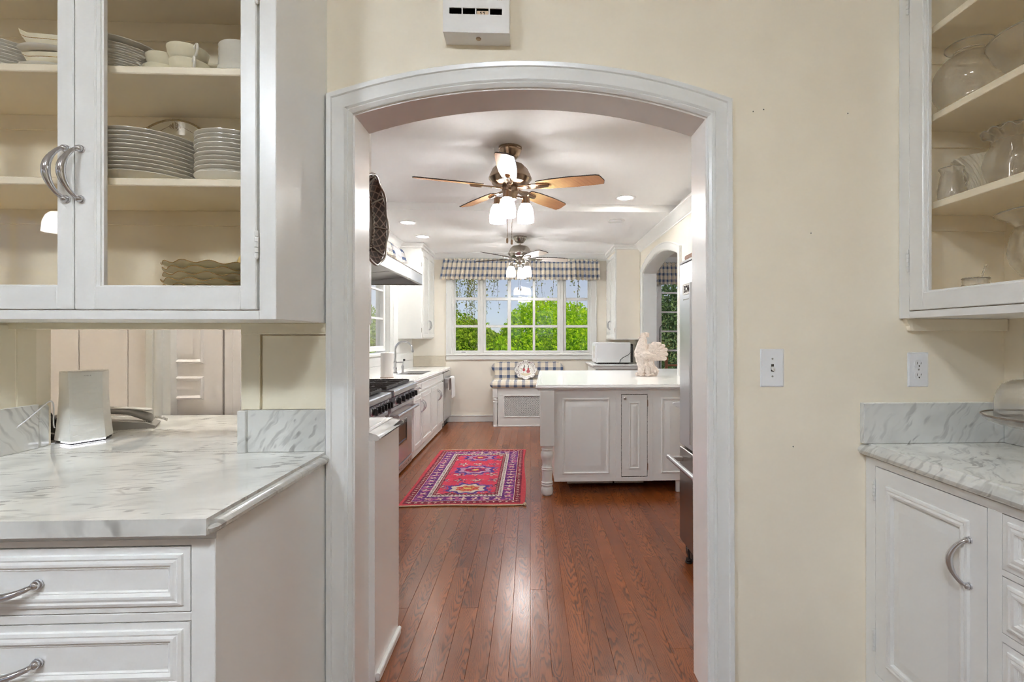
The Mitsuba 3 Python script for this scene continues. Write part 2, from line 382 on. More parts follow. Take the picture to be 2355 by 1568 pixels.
# ------------------------------------------------------------------ the setting: walls, ceilings, floors
def arch_pts(x0, z0, x1, z1, sag, n=28):
    """points of an arc from (x0, z0) to (x1, z1) that rises by sag"""
    c = math.hypot(x1 - x0, z1 - z0) / 2
    R = (c * c + sag * sag) / (2 * sag); th = math.asin(c / R)
    a = np.linspace(-th, th, n)
    u, w = R * np.sin(a) / c / 2 + 0.5, R * np.cos(a) - (R - sag)
    return np.c_[x0 + (x1 - x0) * u, z0 + (z1 - z0) * u + w]
ARCH = np.vstack([[[-0.606, 0.0]], arch_pts(-0.606, 2.052, 0.622, 2.062, 0.098, 30), [[0.632, 0.0]]])
k = struct("wall_middle", "cream wall with the arched doorway and the low pass-through over the marble counter")
hole = Polygon(np.vstack([[[-0.606, -0.1]], ARCH[1:-1], [[0.632, -0.1]]]))
put(k, None, extr(sbox(-4.1, 0, 1.9, 2.9).difference(hole).difference(sbox(-1.73, 0.855, -0.974, 1.317)), 0.14, "xz", 0.0), "cream_wall")
# arch casing (front) and jamb lining
k = struct("trim_1", "white moulded casing around the arched doorway")
CAS = [(0.0, 0.0), (0.0, 0.012), (0.004, 0.016), (0.012, 0.020), (0.016, 0.017), (0.022, 0.0225), (0.024, 0.0165), (0.026, 0.018), (0.066, 0.018), (0.0685, 0.024), (0.082, 0.026), (0.085, 0.022), (0.085, 0.0)]
put(k, None, sweep(ARCH, CAS, (0, 0, 0), (1, 0, 0), (0, -1, 0), side=1), "white_paint", smooth=25)
k = struct("trim_2", "glossy white lining of the arched doorway's jambs and soffit")
put(k, None, sweep(ARCH, [(0.0, 0.004), (-0.006, 0.004), (-0.006, -0.152), (0.0, -0.152)], (0, 0, 0), (1, 0, 0), (0, -1, 0)), "gloss_jamb", smooth=25)
k = struct("wall_right", "cream wall at the right end of the pantry")
put(k, None, bx(1.716, 1.9, -4.5, 0.0, 0, 2.9), "cream_wall")
k = struct("wall_left")
put(k, None, extr(sbox(-4.5, 0, 0.0, 2.9).difference(sbox(-3.6, 0.9, -1.2, 2.3)), 0.15, "yz", -4.15), "white_satin")
k = struct("wall_rear")
put(k, None, extr(sbox(-4.1, 0, 1.9, 2.9).difference(sbox(-1.9, 0.8, -0.3, 2.3)).difference(sbox(0.2, 0.8, 1.4, 2.3)), 0.15, "xz", -4.65), "taupe_wall")
k = struct("ceiling_pantry"); put(k, None, bx(-4.2, 1.95, -4.7, 0.14, 2.78, 2.95), "ceiling_paint")
k = struct("floor_pantry"); put(k, None, bx(-4.2, 1.95, -4.7, -0.02, -0.1, 0.0), "pantry_tile")
def plain_window(name, x0, x1, z0, z1, y, nx, nz, axis="x", fr=0.05, mt=0.024, depth=0.05, label=None, out=1):
    """frame, muntins and panes in the plane y (axis x) or x = y (axis y)"""
    k = struct(name, label)
    def B(a0, a1, b0, b1, c0, c1, bv=0.0):
        return bx(a0, a1, b0, b1, c0, c1, bv) if axis == "x" else bx(b0, b1, a0, a1, c0, c1, bv)
    put(k, "frame", cat([B(x0, x0 + fr, y, y + depth, z0, z1, .004), B(x1 - fr, x1, y, y + depth, z0, z1, .004), B(x0, x1, y, y + depth, z0, z0 + fr, .004), B(x0, x1, y, y + depth, z1 - fr, z1, .004)]), "white_satin")
    gx, gz = (x1 - x0 - 2 * fr - (nx - 1) * mt) / nx, (z1 - z0 - 2 * fr - (nz - 1) * mt) / nz
    for i in range(nx - 1):
        a = x0 + fr + (i + 1) * gx + i * mt
        put(k, "muntin", B(a, a + mt, y + .008, y + depth - .008, z0 + fr, z1 - fr, .003), "white_satin")
    for j in range(nz - 1):
        b = z0 + fr + (j + 1) * gz + j * mt
        put(k, "muntin", B(x0 + fr, x1 - fr, y + .010, y + depth - .010, b, b + mt, .003), "white_satin")
    for i in range(nx):
        for j in range(nz):
            a, b = x0 + fr + i * (gx + mt), z0 + fr + j * (gz + mt)
            put(k, "pane", pane(a, a + gx, b, b + gz, y + depth / 2, axis), "glass_pane")
    return k
def pane(a0, a1, b0, b1, y, axis="x"):
    v = [(a0, y, b0), (a1, y, b0), (a1, y, b1), (a0, y, b1)] if axis == "x" else [(y, a0, b0), (y, a1, b0), (y, a1, b1), (y, a0, b1)]
    return trimesh.Trimesh(np.array(v), [[0, 1, 2], [0, 2, 3]], process=False)
plain_window("window_4", -1.9, -0.3, 0.8, 2.3, -4.58, 4, 3)
plain_window("window_5", 0.2, 1.4, 0.8, 2.3, -4.58, 3, 3)
plain_window("window_6", -3.6, -1.2, 0.9, 2.3, -4.10, 5, 3, "y")

# kitchen shell
BY = 6.03
k = struct("wall_back", "pale cream kitchen wall around the wide window")
put(k, None, extr(sbox(-2.1, 0, 1.9, 2.8).difference(sbox(-1.20, 1.035, 0.94, 2.42)), 0.16, "xz", BY), "kitchen_wall")
k = struct("wall_kitchen_left", "white kitchen wall behind the sink counter")
put(k, None, extr(sbox(0.84, 0, 6.2, 2.8).difference(sbox(2.9, 1.10, 4.74, 2.28)), 0.16, "yz", -1.95), "white_satin")
RW = 1.52
AR = np.vstack([[[5.00, 0.0]], arch_pts(5.00, 2.145, 3.37, 2.145, 0.14, 26), [[3.37, 0.0]]])
k = struct("wall_kitchen_right", "cream kitchen wall with the arched opening to the dining room")
put(k, None, extr(sbox(0.14, 0, 6.2, 2.8).difference(Polygon(np.vstack([[[5.0, -.1]], AR[1:-1], [[3.37, -.1]]]))), 0.17, "yz", RW), "kitchen_wall")
k = struct("trim_3", "white casing around the arched dining room opening")
put(k, None, sweep(AR, [(0, 0), (0, .016), (.01, .022), (.075, .022), (.085, .028), (.092, .02), (.092, 0)], (RW, 0, 0), (0, 1, 0), (-1, 0, 0), side=-1), "white_paint", smooth=25)
k = struct("trim_4", "white lining of the dining room arch")
put(k, None, sweep(AR, [(0, .003), (.006, .003), (.006, -.175), (0, -.175)], (RW, 0, 0), (0, 1, 0), (-1, 0, 0), side=1), "white_paint", smooth=25)
k = struct("ceiling_front", "higher white ceiling around the near fan"); put(k, None, bx(-2.7, 1.75, 0.14, 3.40, 2.64, 2.8), "ceiling_paint")
k = struct("ceiling", "white ceiling at the far end of the kitchen"); put(k, None, bx(-2.1, 1.75, 3.84, 6.2, 2.572, 2.8), "ceiling_paint")
k = struct("trim_5", "shallow ceiling beam between the two ceiling levels"); put(k, None, cat([bx(-2.1, 1.75, 3.38, 3.84, 2.566, 2.8), bx(1.50, 1.75, .14, 3.38, 2.566, 2.7)]), "ceiling_paint")
CROWN = [(0, 0), (0, -.012), (.012, -.018), (.03, -.03), (.055, -.062), (.072, -.085), (.08, -.092), (.08, -.105), (0, -.105)]
def crown(p0, p1, inn, z):
    """crown from p0 to p1 (plan); inn = inward unit vector"""
    P = [(.09 - o, d) for o, d in CROWN]
    a, b = np.array([*p0, z]), np.array([*p1, z]); i = np.array([*inn, 0.0])
    v = [q + i * (0.0 if j == 8 else o) + np.array([0, 0, d]) for q in (a, b) for j, (o, d) in enumerate(P)]
    n = len(P); F = []
    for s in range(n - 1): F += [(s, s + 1, n + s + 1), (s, n + s + 1, n + s)]
    F += [(0, s, s + 1) for s in range(1, n - 1)] + [(n, n + s + 1, n + s) for s in range(1, n - 1)]
    return trimesh.Trimesh(np.array(v), np.array(F), process=False)
k = struct("trim_6", "white crown moulding of the kitchen")
put(k, None, cat([crown((-1.79, BY), (RW, BY), (0, -1), 2.572), crown((RW, .14), (RW, BY), (-1, 0), 2.567), crown((-1.79, 3.84), (-1.79, BY), (1, 0), 2.572)]), "white_satin", smooth=30)
k = struct("baseboard_back", "white baseboard under the kitchen window"); put(k, None, cat([bx(-1.79, -.5, BY - .018, BY, 0, .085, .003), bx(-1.79, -.5, BY - .026, BY, .085, .104, .006)]), "white_paint")
# alcove behind the pass-through
k = struct("wall_alcove_back", "pinkish white boarded wall seen through the pass-through")
put(k, None, bx(-2.75, -1.872, 0.845, 0.95, 0, 2.7), "pink_white")
for i, (a, b) in enumerate([(-2.75, -2.372), (-2.366, -2.232), (-2.226, -1.998), (-1.992, -1.872)]):
    put(k, "panel", bx(a, b, 0.838, 0.846, 0.9, 2.6, .002), "pink_white")
k = struct("wall_alcove_side"); put(k, None, bx(-2.8, -2.65, .14, .95, 0, 2.7), "pink_white")
k = struct("trim_7", "white door casing with a rounded edge"); put(k, None, cat([bx(-1.884, -1.846, .80, .95, 0, 2.4, .004), tube([(-1.834, .815, .0), (-1.834, .815, 2.4)], .016, 14), bx(-1.85, -1.826, .815, .95, 0, 2.4)]), "white_paint", smooth=30)
k = struct("trim_8", "fluted white casing right of the dark door gap"); put(k, None, cat([bx(-1.545, -1.50, .865, .95, 0, 2.4, .004), bx(-1.50, -1.455, .855, .95, 0, 2.4, .005), bx(-1.455, -.97, .84, .95, 0, 2.7, .004)]), "pink_white")
k = struct("wall_alcove_gap"); put(k, None, bx(-1.9, -1.4, .97, 1.05, 0, 2.7), "dark_gap")
k = struct("door_1", "white panelled door seen through the pass-through")
put(k, "leaf", bx(-1.83, -1.567, .89, .93, 0, 2.4, .003), "pink_white")
for z0, z1 in ((0.52, 0.77), (0.972, 1.09), (1.155, 1.9)):
    put(k, "panel", rings((-1.92, .89, z0), (1, 0, 0), (0, -1, 0), .262, z1 - z0, [(0, 0), (.003, .008), (.010, .012), (.018, .006), (.024, -.004), (.026, .0), (.05, .006), (.056, .0065)]), "pink_white", smooth=20)
k = struct("wall_reveal", "left reveal of the pass-through with a vertical board joint")
put(k, None, cat([bx(-1.76, -1.728, -.30, .012, 1.05, 1.33, .002), bx(-1.76, -1.727, .016, .085, 1.05, 1.33, .002)]), "cream_panel")
# floor: planks
k = struct("floor", "glossy red-brown oak plank floor of the kitchen")
put(k, None, bx(-2.75, 1.9, 0.14, 6.2, -0.1, -0.006), "oak_dark")
rnd = random.Random(5)
n_plank = 0
for c in range(math.floor(-1.3 / PLANK), math.ceil(1.52 / PLANK)):
    y = 0.155 - rnd.uniform(0, 1.0)
    while y < 6.02:
        Lp = rnd.uniform(0.7, 1.9)
        a, b = max(y, 0.155), min(y + Lp, 6.03)
        x0, x1 = c * PLANK + .0003, (c + 1) * PLANK - .0003
        hid = (x1 < -1.2 and a > 3.7) or (x0 > .2 and a > 2.8) or (x0 > .95 and b < 1.2)
        if b - a > .05 and not hid:
            put(k, "plank", bx(x0, x1, a + .0003, b - .0003, -.018, rnd.uniform(-.0005, 0.0), .0008), f"oak_floor_{rnd.randrange(3)}")
            n_plank += 1
        y += Lp
k = struct("trim_9", "oak threshold board across the arched doorway")
put(k, None, bx(-.62, .64, -.03, .152, -.02, .006, .005), "oak_floor_1")

# ------------------------------------------------------------------ kitchen windows
k = struct("window_1", "wide white three-part kitchen window with small panes")
cz0, cz1 = 1.025, 2.43
put(k, "casing", cat([sweep([(-1.19, cz0), (-1.19, cz1), (0.93, cz1), (0.93, cz0)], [(0, 0), (0, .02), (.01, .026), (.07, .026), (.08, .032), (.088, .03), (.088, 0)], (0, BY, 0), (1, 0, 0), (0, -1, 0), side=1),
    bx(-1.278, 1.018, BY - .03, BY, .945, 1.012, .003), bx(-1.278, 1.018, BY - .045, BY + .02, 1.008, 1.03, .005)]), "white_paint", smooth=25)
put(k, "frame", cat([bx(-1.20, -1.165, BY, BY + .12, 1.03, 2.43), bx(.905, .94, BY, BY + .12, 1.03, 2.43), bx(-1.2, .94, BY, BY + .12, 1.03, 1.05, .003), bx(-1.2, .94, BY, BY + .12, 2.4, 2.43), bx(-.766, -.722, BY + .0, BY + .12, 1.03, 2.43, .004), bx(.46, .505, BY, BY + .12, 1.03, 2.43, .004)]), "white_paint")
def sash(x0, x1, gx, z0=1.05, z1=2.40, gz0=1.084, gz1=2.36):
    """a sash between x0 and x1 whose panes fill the intervals gx"""
    y0, y1 = BY + .03, BY + .075
    put(k, "sash", cat([bx(x0, gx[0][0], y0, y1, z0, z1, .004), bx(gx[-1][1], x1, y0, y1, z0, z1, .004), bx(x0, x1, y0 + .001, y1 - .001, z0, gz0, .004), bx(x0, x1, y0 + .001, y1 - .001, gz1, z1, .004)]), "white_paint")
    for a, b in zip(gx[:-1], gx[1:]):
        put(k, "muntin", bx(a[1], b[0], y0 + .006, y1 - .006, gz0, gz1, .004), "white_paint")
    rows = [(gz0, 1.436), (1.475, 1.853), (1.899, gz1)]
    for a, b in ((1.436, 1.475), (1.853, 1.899)):
        put(k, "muntin", bx(gx[0][0], gx[-1][1], y0 + .008, y1 - .008, a, b, .004), "white_paint")
    for a in gx:
        for b in rows:
            put(k, "pane", pane(a[0], a[1], b[0], b[1], BY + .055), "glass_pane")
sash(-1.165, -.766, [(-1.142, -.806)])
sash(-.722, .46, [(-.681, -.35), (-.297, .036), (.076, .416)])
sash(.505, .905, [(.55, .885)])
for x in (-1.02, .77):
    h = put(k, "crank", cat([bx(x - .05, x + .05, BY - .005, BY + .03, 1.045, 1.062, .006), bx(x - .03, x + .04, BY - .02, BY + .0, 1.062, 1.072, .004)]), "white_plastic")
plain_window("window_2", 2.98, 4.70, 1.12, 2.26, -1.87, 3, 3, "y", fr=.06, label="white window in the wall over the sink counter")
k = struct("trim_10", "white casing of the window over the sink counter")
put(k, None, cat([sweep([(2.92, 1.10), (2.92, 2.28), (4.74, 2.28), (4.74, 1.10)], [(0, -.1), (0, .018), (.012, .026), (.10, .026), (.115, .034), (.13, .03), (.13, 0)], (-1.79, 0, 0), (0, 1, 0), (1, 0, 0), side=1),
    bx(-1.95, -1.73, 2.8, 4.95, 1.07, 1.10, .006)]), "white_paint", smooth=25)
# dining room shell
k = struct("wall_dining_back", "dining room wall around its window"); put(k, None, extr(sbox(1.69, 0, 4.6, 2.8).difference(sbox(2.07, .35, 3.35, 2.42)), .15, "xz", 6.5), "white_satin")
k = struct("wall_dining_right"); put(k, None, bx(4.4, 4.55, 1.5, 6.6, 0, 2.8), "white_satin")
k = struct("wall_dining_front"); put(k, None, bx(1.69, 4.5, 1.4, 1.55, 0, 2.8), "white_satin")
k = struct("ceiling_dining", "dining room ceiling"); put(k, None, bx(1.69, 4.5, 1.4, 6.6, 2.6, 2.8), "ceiling_paint")
k = struct("floor_dining"); put(k, None, bx(1.69, 4.5, 1.4, 6.6, -.1, 0), "oak_floor_1")
plain_window("window_3", 2.07, 3.35, .36, 2.41, 6.52, 3, 6, fr=.09, mt=.03, label="tall white dining room window with small panes")

# ------------------------------------------------------------------ pantry cabinets, left
def handle(a, b, out, bow=0.03, r=0.0045, fat=1.55, dirn=None):
    """a bowed bar pull from foot a to foot b standing off along out, with ball feet"""
    a, b, o = (np.asarray(q, float) for q in (a, b, out))
    t = np.linspace(0, 1, 33)
    prof = np.minimum(1, np.sin(np.pi * t) ** 0.55)
    side = np.zeros(3) if dirn is None else np.asarray(dirn, float)
    p = a + (b - a) * t[:, None] + o * (0.006 + bow * prof)[:, None] + side * (prof ** 1.5)[:, None]
    rr = r * (1 + (fat - 1) * np.sin(np.pi * t) ** 2)
    feet = [xf(trimesh.creation.icosphere(2, r * 1.75), move=q + o * 0.007) for q in (a, b)]
    ros = []
    for q in (a, b):
        d = trimesh.creation.cylinder(r * 2.0, 0.004, sections=20)
        d.apply_transform(trimesh.geometry.align_vectors([0, 0, 1], o)); d.apply_translation(q + o * .002)
        ros.append(d)
    return cat([tube(p, rr, 12)] + feet + ros)
def hinge(x, y, z0, z1, r=0.0052):
    n = 5; h = (z1 - z0) / n
    return cat([xf(trimesh.creation.cylinder(r, h * .9, sections=14), move=(x, y, z0 + h * (i + .5))) for i in range(n)] + [xf(trimesh.creation.icosphere(1, r * .8), move=(x, y, z)) for z in (z0, z1)])
FY, BYC = -0.35, -0.005          # face and back of the left wall cabinet
c = thing("glass_cabinet", "white glass-door wall cabinet holding china, on the left above the pass-through", "cabinet")
body = cat([bx(-.695 - .045, -.695, FY, 0, 1.338, 2.79, .0015), bx(-.742, -.74 + .0, FY + .02, 0, 1.4, 2.79), bx(-1.9, -.74, FY, FY + .02, 1.338, 1.3625, .001), bx(-1.9, -.74, FY + .001, 0, 1.338, 1.36), bx(-1.9, -.74, FY, FY + .02, 2.36, 2.79)])
put(c, "carcass", body, "white_paint")
put(c, "back_panel", cat([bx(-2.4, -.745, -.018, -.004, 1.4, 2.4)]), "cabinet_inside")
put(c, "floor_board", bx(-2.4, -.745, FY + .03, -.004, 1.36, 1.40), "cabinet_inside")
for z in (1.732, 2.043):
    put(c, "shelf", bx(-2.4, -.745, -.312, -.006, z - .0215, z, .0025), "cabinet_inside")
    put(c, "cleat", bx(-2.4, -.745, -.027, -.016, z - .07, z - .0215, .001), "cabinet_inside")
put(c, "shelf", bx(-2.4, -.745, -.312, -.006, 2.335, 2.36, .0025), "cabinet_inside")
put(c, "cleat", bx(-2.4, -.745, -.027, -.016, 2.275, 2.335, .001), "cabinet_inside")
def glass_door(x0, x1, gx0, gx1, z0, z1, gz0, gz1):
    steps = [((0, 0), 0)]
    w, h = x1 - x0, z1 - z0
    il, ir, ib, it = gx0 - x0, x1 - gx1, gz0 - z0, z1 - gz1
    d = put(c, "door", cat([bx(x0, gx0 - .016, FY - .002, FY + .018, z0, z1, .0025), bx(gx1 + .002, x1, FY - .002, FY + .018, z0, z1, .0025), bx(gx0 - .017, gx1 + .003, FY - .0018, FY + .0178, z0, gz0 - .003, .002), bx(gx0 - .017, gx1 + .003, FY - .0018, FY + .0178, gz1, z1, .002),
        bx(gx0 - .016, gx0 - .006, FY + .002, FY + .018, gz0 - .004, gz1), bx(gx0 - .006, gx0, FY + .006, FY + .018, gz0 - .004, gz1), bx(gx0, gx1, FY + .004, FY + .018, gz0 - .004, gz0, .0015)]), "white_paint")
    put(d, "glass", pane(gx0 - .004, gx1 + .004, gz0 - .003, gz1 + .004, FY + .011), "glass_pane")
    return d
d1 = glass_door(-1.2245, -.747, -1.154, -.792, 1.3645, 2.355, 1.431, 2.30)
put(d1, "handle", handle((-1.2065, FY - .002, 1.795), (-1.2065, FY - .002, 1.66), (0, -1, 0), .034, .0052, 1.9, dirn=(-.018, 0, 0)), "chrome", smooth=40, label="chrome bow handle")
d2 = glass_door(-1.705, -1.2275, -1.632, -1.272, 1.3645, 2.355, 1.431, 2.30)
put(d2, "handle", handle((-1.2445, FY - .002, 1.795), (-1.2445, FY - .002, 1.66), (0, -1, 0), .034, .0052, 1.9, dirn=(-.018, 0, 0)), "chrome", smooth=40, label="chrome bow handle")
put(c, "hinge", hinge(-.745, FY - .004, 1.505, 1.578), "white_paint", smooth=40)
put(c, "hinge", hinge(-.745, FY - .004, 2.20, 2.273), "white_paint", smooth=40)
# under the cabinet: boards of the pass-through's surround
k = struct("trim_11", "cream boards around the pass-through opening, with a recessed panel at its right")
put(k, None, cat([bx(-.974, -.912, -.016, 0, 1.045, 1.338, .002), bx(-.906, -.692, -.012, 0, 1.045, 1.296, .002), bx(-.974, -.692, -.018, 0, 1.299, 1.338, .002), bx(-1.73, -.974, -.012, .0, 1.317, 1.338, .001)]), "cream_panel")

b = thing("base_cabinet", "white base cabinet with wide drawers, on the left under the marble counter", "cabinet")
F2 = -0.62
put(b, "carcass", cat([bx(-.694 - .02, -.694, F2 + .004, -.002, 0.0, .862, .002), bx(-2.2, -.714, F2 + .024, -.002, 0, .86), bx(-.746, -.694, F2, F2 + .02, .0, .846, .0015), bx(-2.2, -.694, F2, F2 + .02, .832, .846, .001), bx(-2.2, -.694, F2 + .004, F2 + .02, .846, .862), bx(-2.2, -.746, F2, F2 + .02, .6655, .6845, .001), bx(-2.2, -.746, F2, F2 + .02, .49, .509, .001), bx(-2.2, -.746, F2 + .06, F2 + .08, .0, .1)]), "white_paint")
DRW = [(0, -.02), (.0, .0), (.014, .0), (.0155, .005), (.022, .0075), (.026, .0055), (.032, .008), (.037, .008), (.042, .001), (.045, .0025), (.048, -.001), (.050, -.001)]
for z0, z1 in ((.687, .829), (.5115, .663), (.12, .487)):
    d = put(b, "drawer", rings((-1.404, F2, z0), (1, 0, 0), (0, -1, 0), .656, z1 - z0, DRW), "white_paint", smooth=22)
    zc = z0 + (z1 - z0) * .47
    put(d, "handle", handle((-1.068, F2 - .001, zc), (-1.203, F2 - .001, zc), (0, -1, 0), .032, .0055, 1.8, dirn=(0, 0, -.014)), "chrome", smooth=40, label="chrome bow handle")

def nose_profile(zt, th, r):
    """ogee edge of a counter as (outward offset from the cabinet line, z), top to underside"""
    a = np.linspace(0, np.pi, 13)
    cz = zt - .006 - (th - .006) / 2; R = (th - .006) / 2
    return [(-.022, zt), (-.02, zt - .004), (-.012, zt - .006)] + [(R * math.sin(q) * .9, cz + R * math.cos(q)) for q in a[0:]] + [(-.03, zt - th)]
def slab(poly, path, zt, th, hole=None):
    """a counter slab: flat polygon body + a moulded edge along path (2-D points, outward to the right of travel)"""
    body = extr(poly if hole is None else poly.difference(hole), th - .001, "xy", zt - th)
    prof = [(o, z) for o, z in nose_profile(zt, th, 0)]
    e = sweep(path, prof, (0, 0, 0), (1, 0, 0), (0, 0, 1), V=(0, 1, 0), side=-1)
    return body, e
ct = thing("marble_countertop", "grey-veined white marble countertop on the left, running through the pass-through", "countertop")
top = unary_union([sbox(-2.2, -.655, -.692, -.002), sbox(-1.727, -.01, -.977, .145), sbox(-2.6, .14, -.965, .832)])
put(ct, "slab", extr(top, .036, "xy", .866), "marble_top")
put(ct, "edge", sweep([(-2.2, -.648)] + [(-.704 + .02 * math.sin(q), -.628 - .02 * math.cos(q)) for q in np.linspace(0, np.pi / 2, 7)] + [(-.684, -.004)], [(-.028, .9005), (-.024, .8998), (-.022, .8965), (-.014, .8955), (-.004, .892), (.003, .886), (.006, .878), (.003, .869), (-.004, .863), (-.012, .861), (-.05, .861)], (0, 0, 0), (1, 0, 0), (0, 0, 1), V=(0, 1, 0), side=-1), "marble_side", smooth=35)
put(ct, "seam", bx(-1.727, -.977, -.0012, .0012, .9012, .9024), "grey_plastic")
s1 = thing("marble_backsplash", "short marble backsplash block between the pass-through and the doorway casing", "backsplash")
put(s1, None, cat([bx(-.978, -.951, -.032, -.001, .9025, 1.043, .0015), bx(-.950, -.692, -.022, -.001, .9025, 1.044, .0015)]), "marble_side")
s2 = thing("marble_backsplash", "marble backsplash along the left reveal of the pass-through", "backsplash")
put(s2, None, cat([bx(-1.765, -1.715, -.30, .08, .9025, 1.055, .0015), bx(-1.765, -1.715, .082, .122, .9025, 1.05, .006)]), "marble_side")

# ------------------------------------------------------------------ china in the left wall cabinet
def dish(profile, n=64):
    return lathe(profile, n)
def plate_mesh(r, h=.022, t=.0035, foot=.6):
    return lathe([(0, .003), (r * foot * .9, .003), (r * foot * .93, 0), (r * foot, 0), (r * foot * 1.03, .003), (r * .8, .009), (r * .97, h - t), (r, h - t * .4), (r, h), (r * .96, h), (r * .78, .0125), (r * .6, .0075), (0, .0065)], 72)
def stack(name, label, catg, group, mesh, m, x, y, z, n, step, rad=None, jig=.002, seed=1, rim=None):
    d = mikit.ply(mesh, smooth=25); rr = random.Random(seed)
    for i in range(n):
        k = thing(name, f"{label[0]}, {ordlabel(i, n)} {label[1]}", catg, group)
        to = T().translate([x + rr.uniform(-jig, jig), y + rr.uniform(-jig, jig), z + i * step]).rotate([0, 0, 1], rr.uniform(0, 360))
        put(k, None, d, m, to_world=to)
S2, S3, S1 = 1.7325, 2.0435, 1.4005
stack("dinner_plate", ("white dinner plate", "of the wide stack on the middle shelf"), "plate", "dinner plates on the middle shelf", plate_mesh(.137, .024), "porcelain", -1.147, -.178, S2, 11, .0119)
stack("soup_plate", ("small white plate", "of the narrow stack on the middle shelf"), "plate", "small plates on the middle shelf", plate_mesh(.106, .024, foot=.58), "porcelain", -.898, -.178, S2 + .0145, 10, .0128, seed=2)
k = thing("serving_bowl", "shallow white bowl under the narrow stack of small plates on the middle shelf", "bowl")
put(k, None, lathe([(0, .003), (.058, .003), (.06, 0), (.066, 0), (.068, .004), (.095, .018), (.109, .032), (.109, .034), (.105, .033), (.09, .02), (.06, .008), (0, .008)], 72, (-.896, -.178, S2)), "porcelain", smooth=25)
def standing_plate(r, m, x, z, lean, y, wav=0, nw=10, name="display_plate", label=""):
    nr, na = 22, 160
    a = np.linspace(0, 2 * np.pi, na, endpoint=False); q = np.linspace(0, 1, nr)
    A, Q = np.meshgrid(a, q)
    rad = r * Q * (1 + wav * np.abs(np.cos(nw * A / 2)) * Q ** 3 - wav * .5 * Q ** 3)
    hgt = np.where(Q < .62, .004, .004 + (Q - .62) / .38 * .016)
    front = np.stack([rad * np.sin(A), -hgt, rad * np.cos(A)], -1).reshape(-1, 3); back = front + [0, .004, 0]
    F = []
    for i in range(nr - 1):
        for j in range(na):
            j2 = (j + 1) % na; p = i * na
            F += [(p + j, p + na + j, p + na + j2), (p + j, p + na + j2, p + j2)]
    F = np.array(F); N = nr * na
    e = (nr - 1) * na
    E = np.array([f for j in range(na) for f in ((e + j, N + e + j, N + e + (j + 1) % na), (e + j, N + e + (j + 1) % na, e + (j + 1) % na))])
    mesh = trimesh.Trimesh(np.vstack([front, back]), np.vstack([F, F[:, ::-1] + N, E]), process=False)
    uv = np.vstack([np.stack([A / (2 * np.pi), Q * .135], -1).reshape(-1, 2)] * 2)
    mesh.apply_transform(trimesh.transformations.rotation_matrix(math.radians(-lean), [1, 0, 0])); mesh.apply_translation([x, y, z])
    k = thing(name, label, "plate")
    put(k, None, mesh, m, smooth=True, uv=uv)
standing_plate(.137, "garland_ware", -1.168, S2 + .135, 6, -.045, label="cream plate with a gilt garland rim standing against the back of the middle shelf")
stack("dessert_plate", ("white plate", "of the tall top shelf stack"), "plate", "plates on the top shelf behind the right door", plate_mesh(.119, .02), "porcelain", -1.259, -.150, S3, 12, .0072, seed=3)
k = thing("platter", "flat white platter lying on the plates of the top shelf behind the right door", "plate"); put(k, None, lathe([(0, .002), (.09, .002), (.124, .016), (.125, .0185), (.12, .018), (.09, .006), (0, .005)], 72, (-1.259, -.150, S3 + 12 * .0072 + .012)), "porcelain", smooth=25)
stack("side_plate", ("white plate", "of the stack at the picture's left edge"), "plate", "plates on the top shelf behind the left door", plate_mesh(.135, .024), "porcelain", -1.60, -.15, S3, 9, .0095, seed=4)
def cup(name, label, x, y, z, ang, group, r=.05, h=.052):
    k = thing(name, label, "cup", group)
    M = T().translate([x, y, z]).rotate([0, 0, 1], ang)
    put(k, "bowl", CUP, "porcelain_cream", to_world=M)
    put(k, "handle", CUPH, "porcelain", to_world=M)
    put(k, "rim", CUPR, "silver_rim", to_world=M)
CUP = mikit.ply(lathe([(0, .003), (.022, .003), (.024, 0), (.027, 0), (.028, .004), (.042, .016), (.05, .034), (.053, .05), (.0518, .051), (.048, .034), (.038, .016), (.02, .006), (0, .006)], 56), smooth=30)
CUPR = mikit.ply(cat([lathe([(.0282, .0035), (.0292, .0045), (.0292, .0065), (.0285, .0075)], 56)]), smooth=30)
hp = spline([(.048, 0, .016), (.064, 0, .018), (.076, 0, .032), (.072, 0, .046), (.062, 0, .046), (.052, 0, .04)], 26)
CUPH = mikit.ply(tube(hp, [.0036] * 26, 10), smooth=40)
CG = "teacups on the top shelf"
cup("teacup", "lower cream teacup of the front pair, handle to the right, top shelf", -1.005, -.222, S3, -50, CG)
cup("teacup", "upper cream teacup of the front pair", -1.012, -.222, S3 + .042, -40, CG)
cup("teacup", "lower cream teacup of the pair beside the plates, top shelf", -1.105, -.185, S3, 192, CG)
cup("teacup", "upper cream teacup of the pair beside the plates, handle to the left", -1.10, -.182, S3 + .036, 205, CG)
cup("teacup", "lower cream teacup standing in shade behind the front pair", -.985, -.1, S3, 60, CG)
cup("teacup", "upper cream teacup in shade behind the front pair", -.985, -.102, S3 + .042, 80, CG)
stack("fruit_bowl", ("small white bowl", "of the stack on the top shelf's right end"), "bowl", "small bowls on the top shelf", lathe([(0, .002), (.03, .002), (.032, 0), (.036, 0), (.05, .01), (.064, .03), (.066, .034), (.062, .033), (.046, .012), (0, .007)], 56), "porcelain", -.872, -.185, S3, 7, .0135, seed=6)
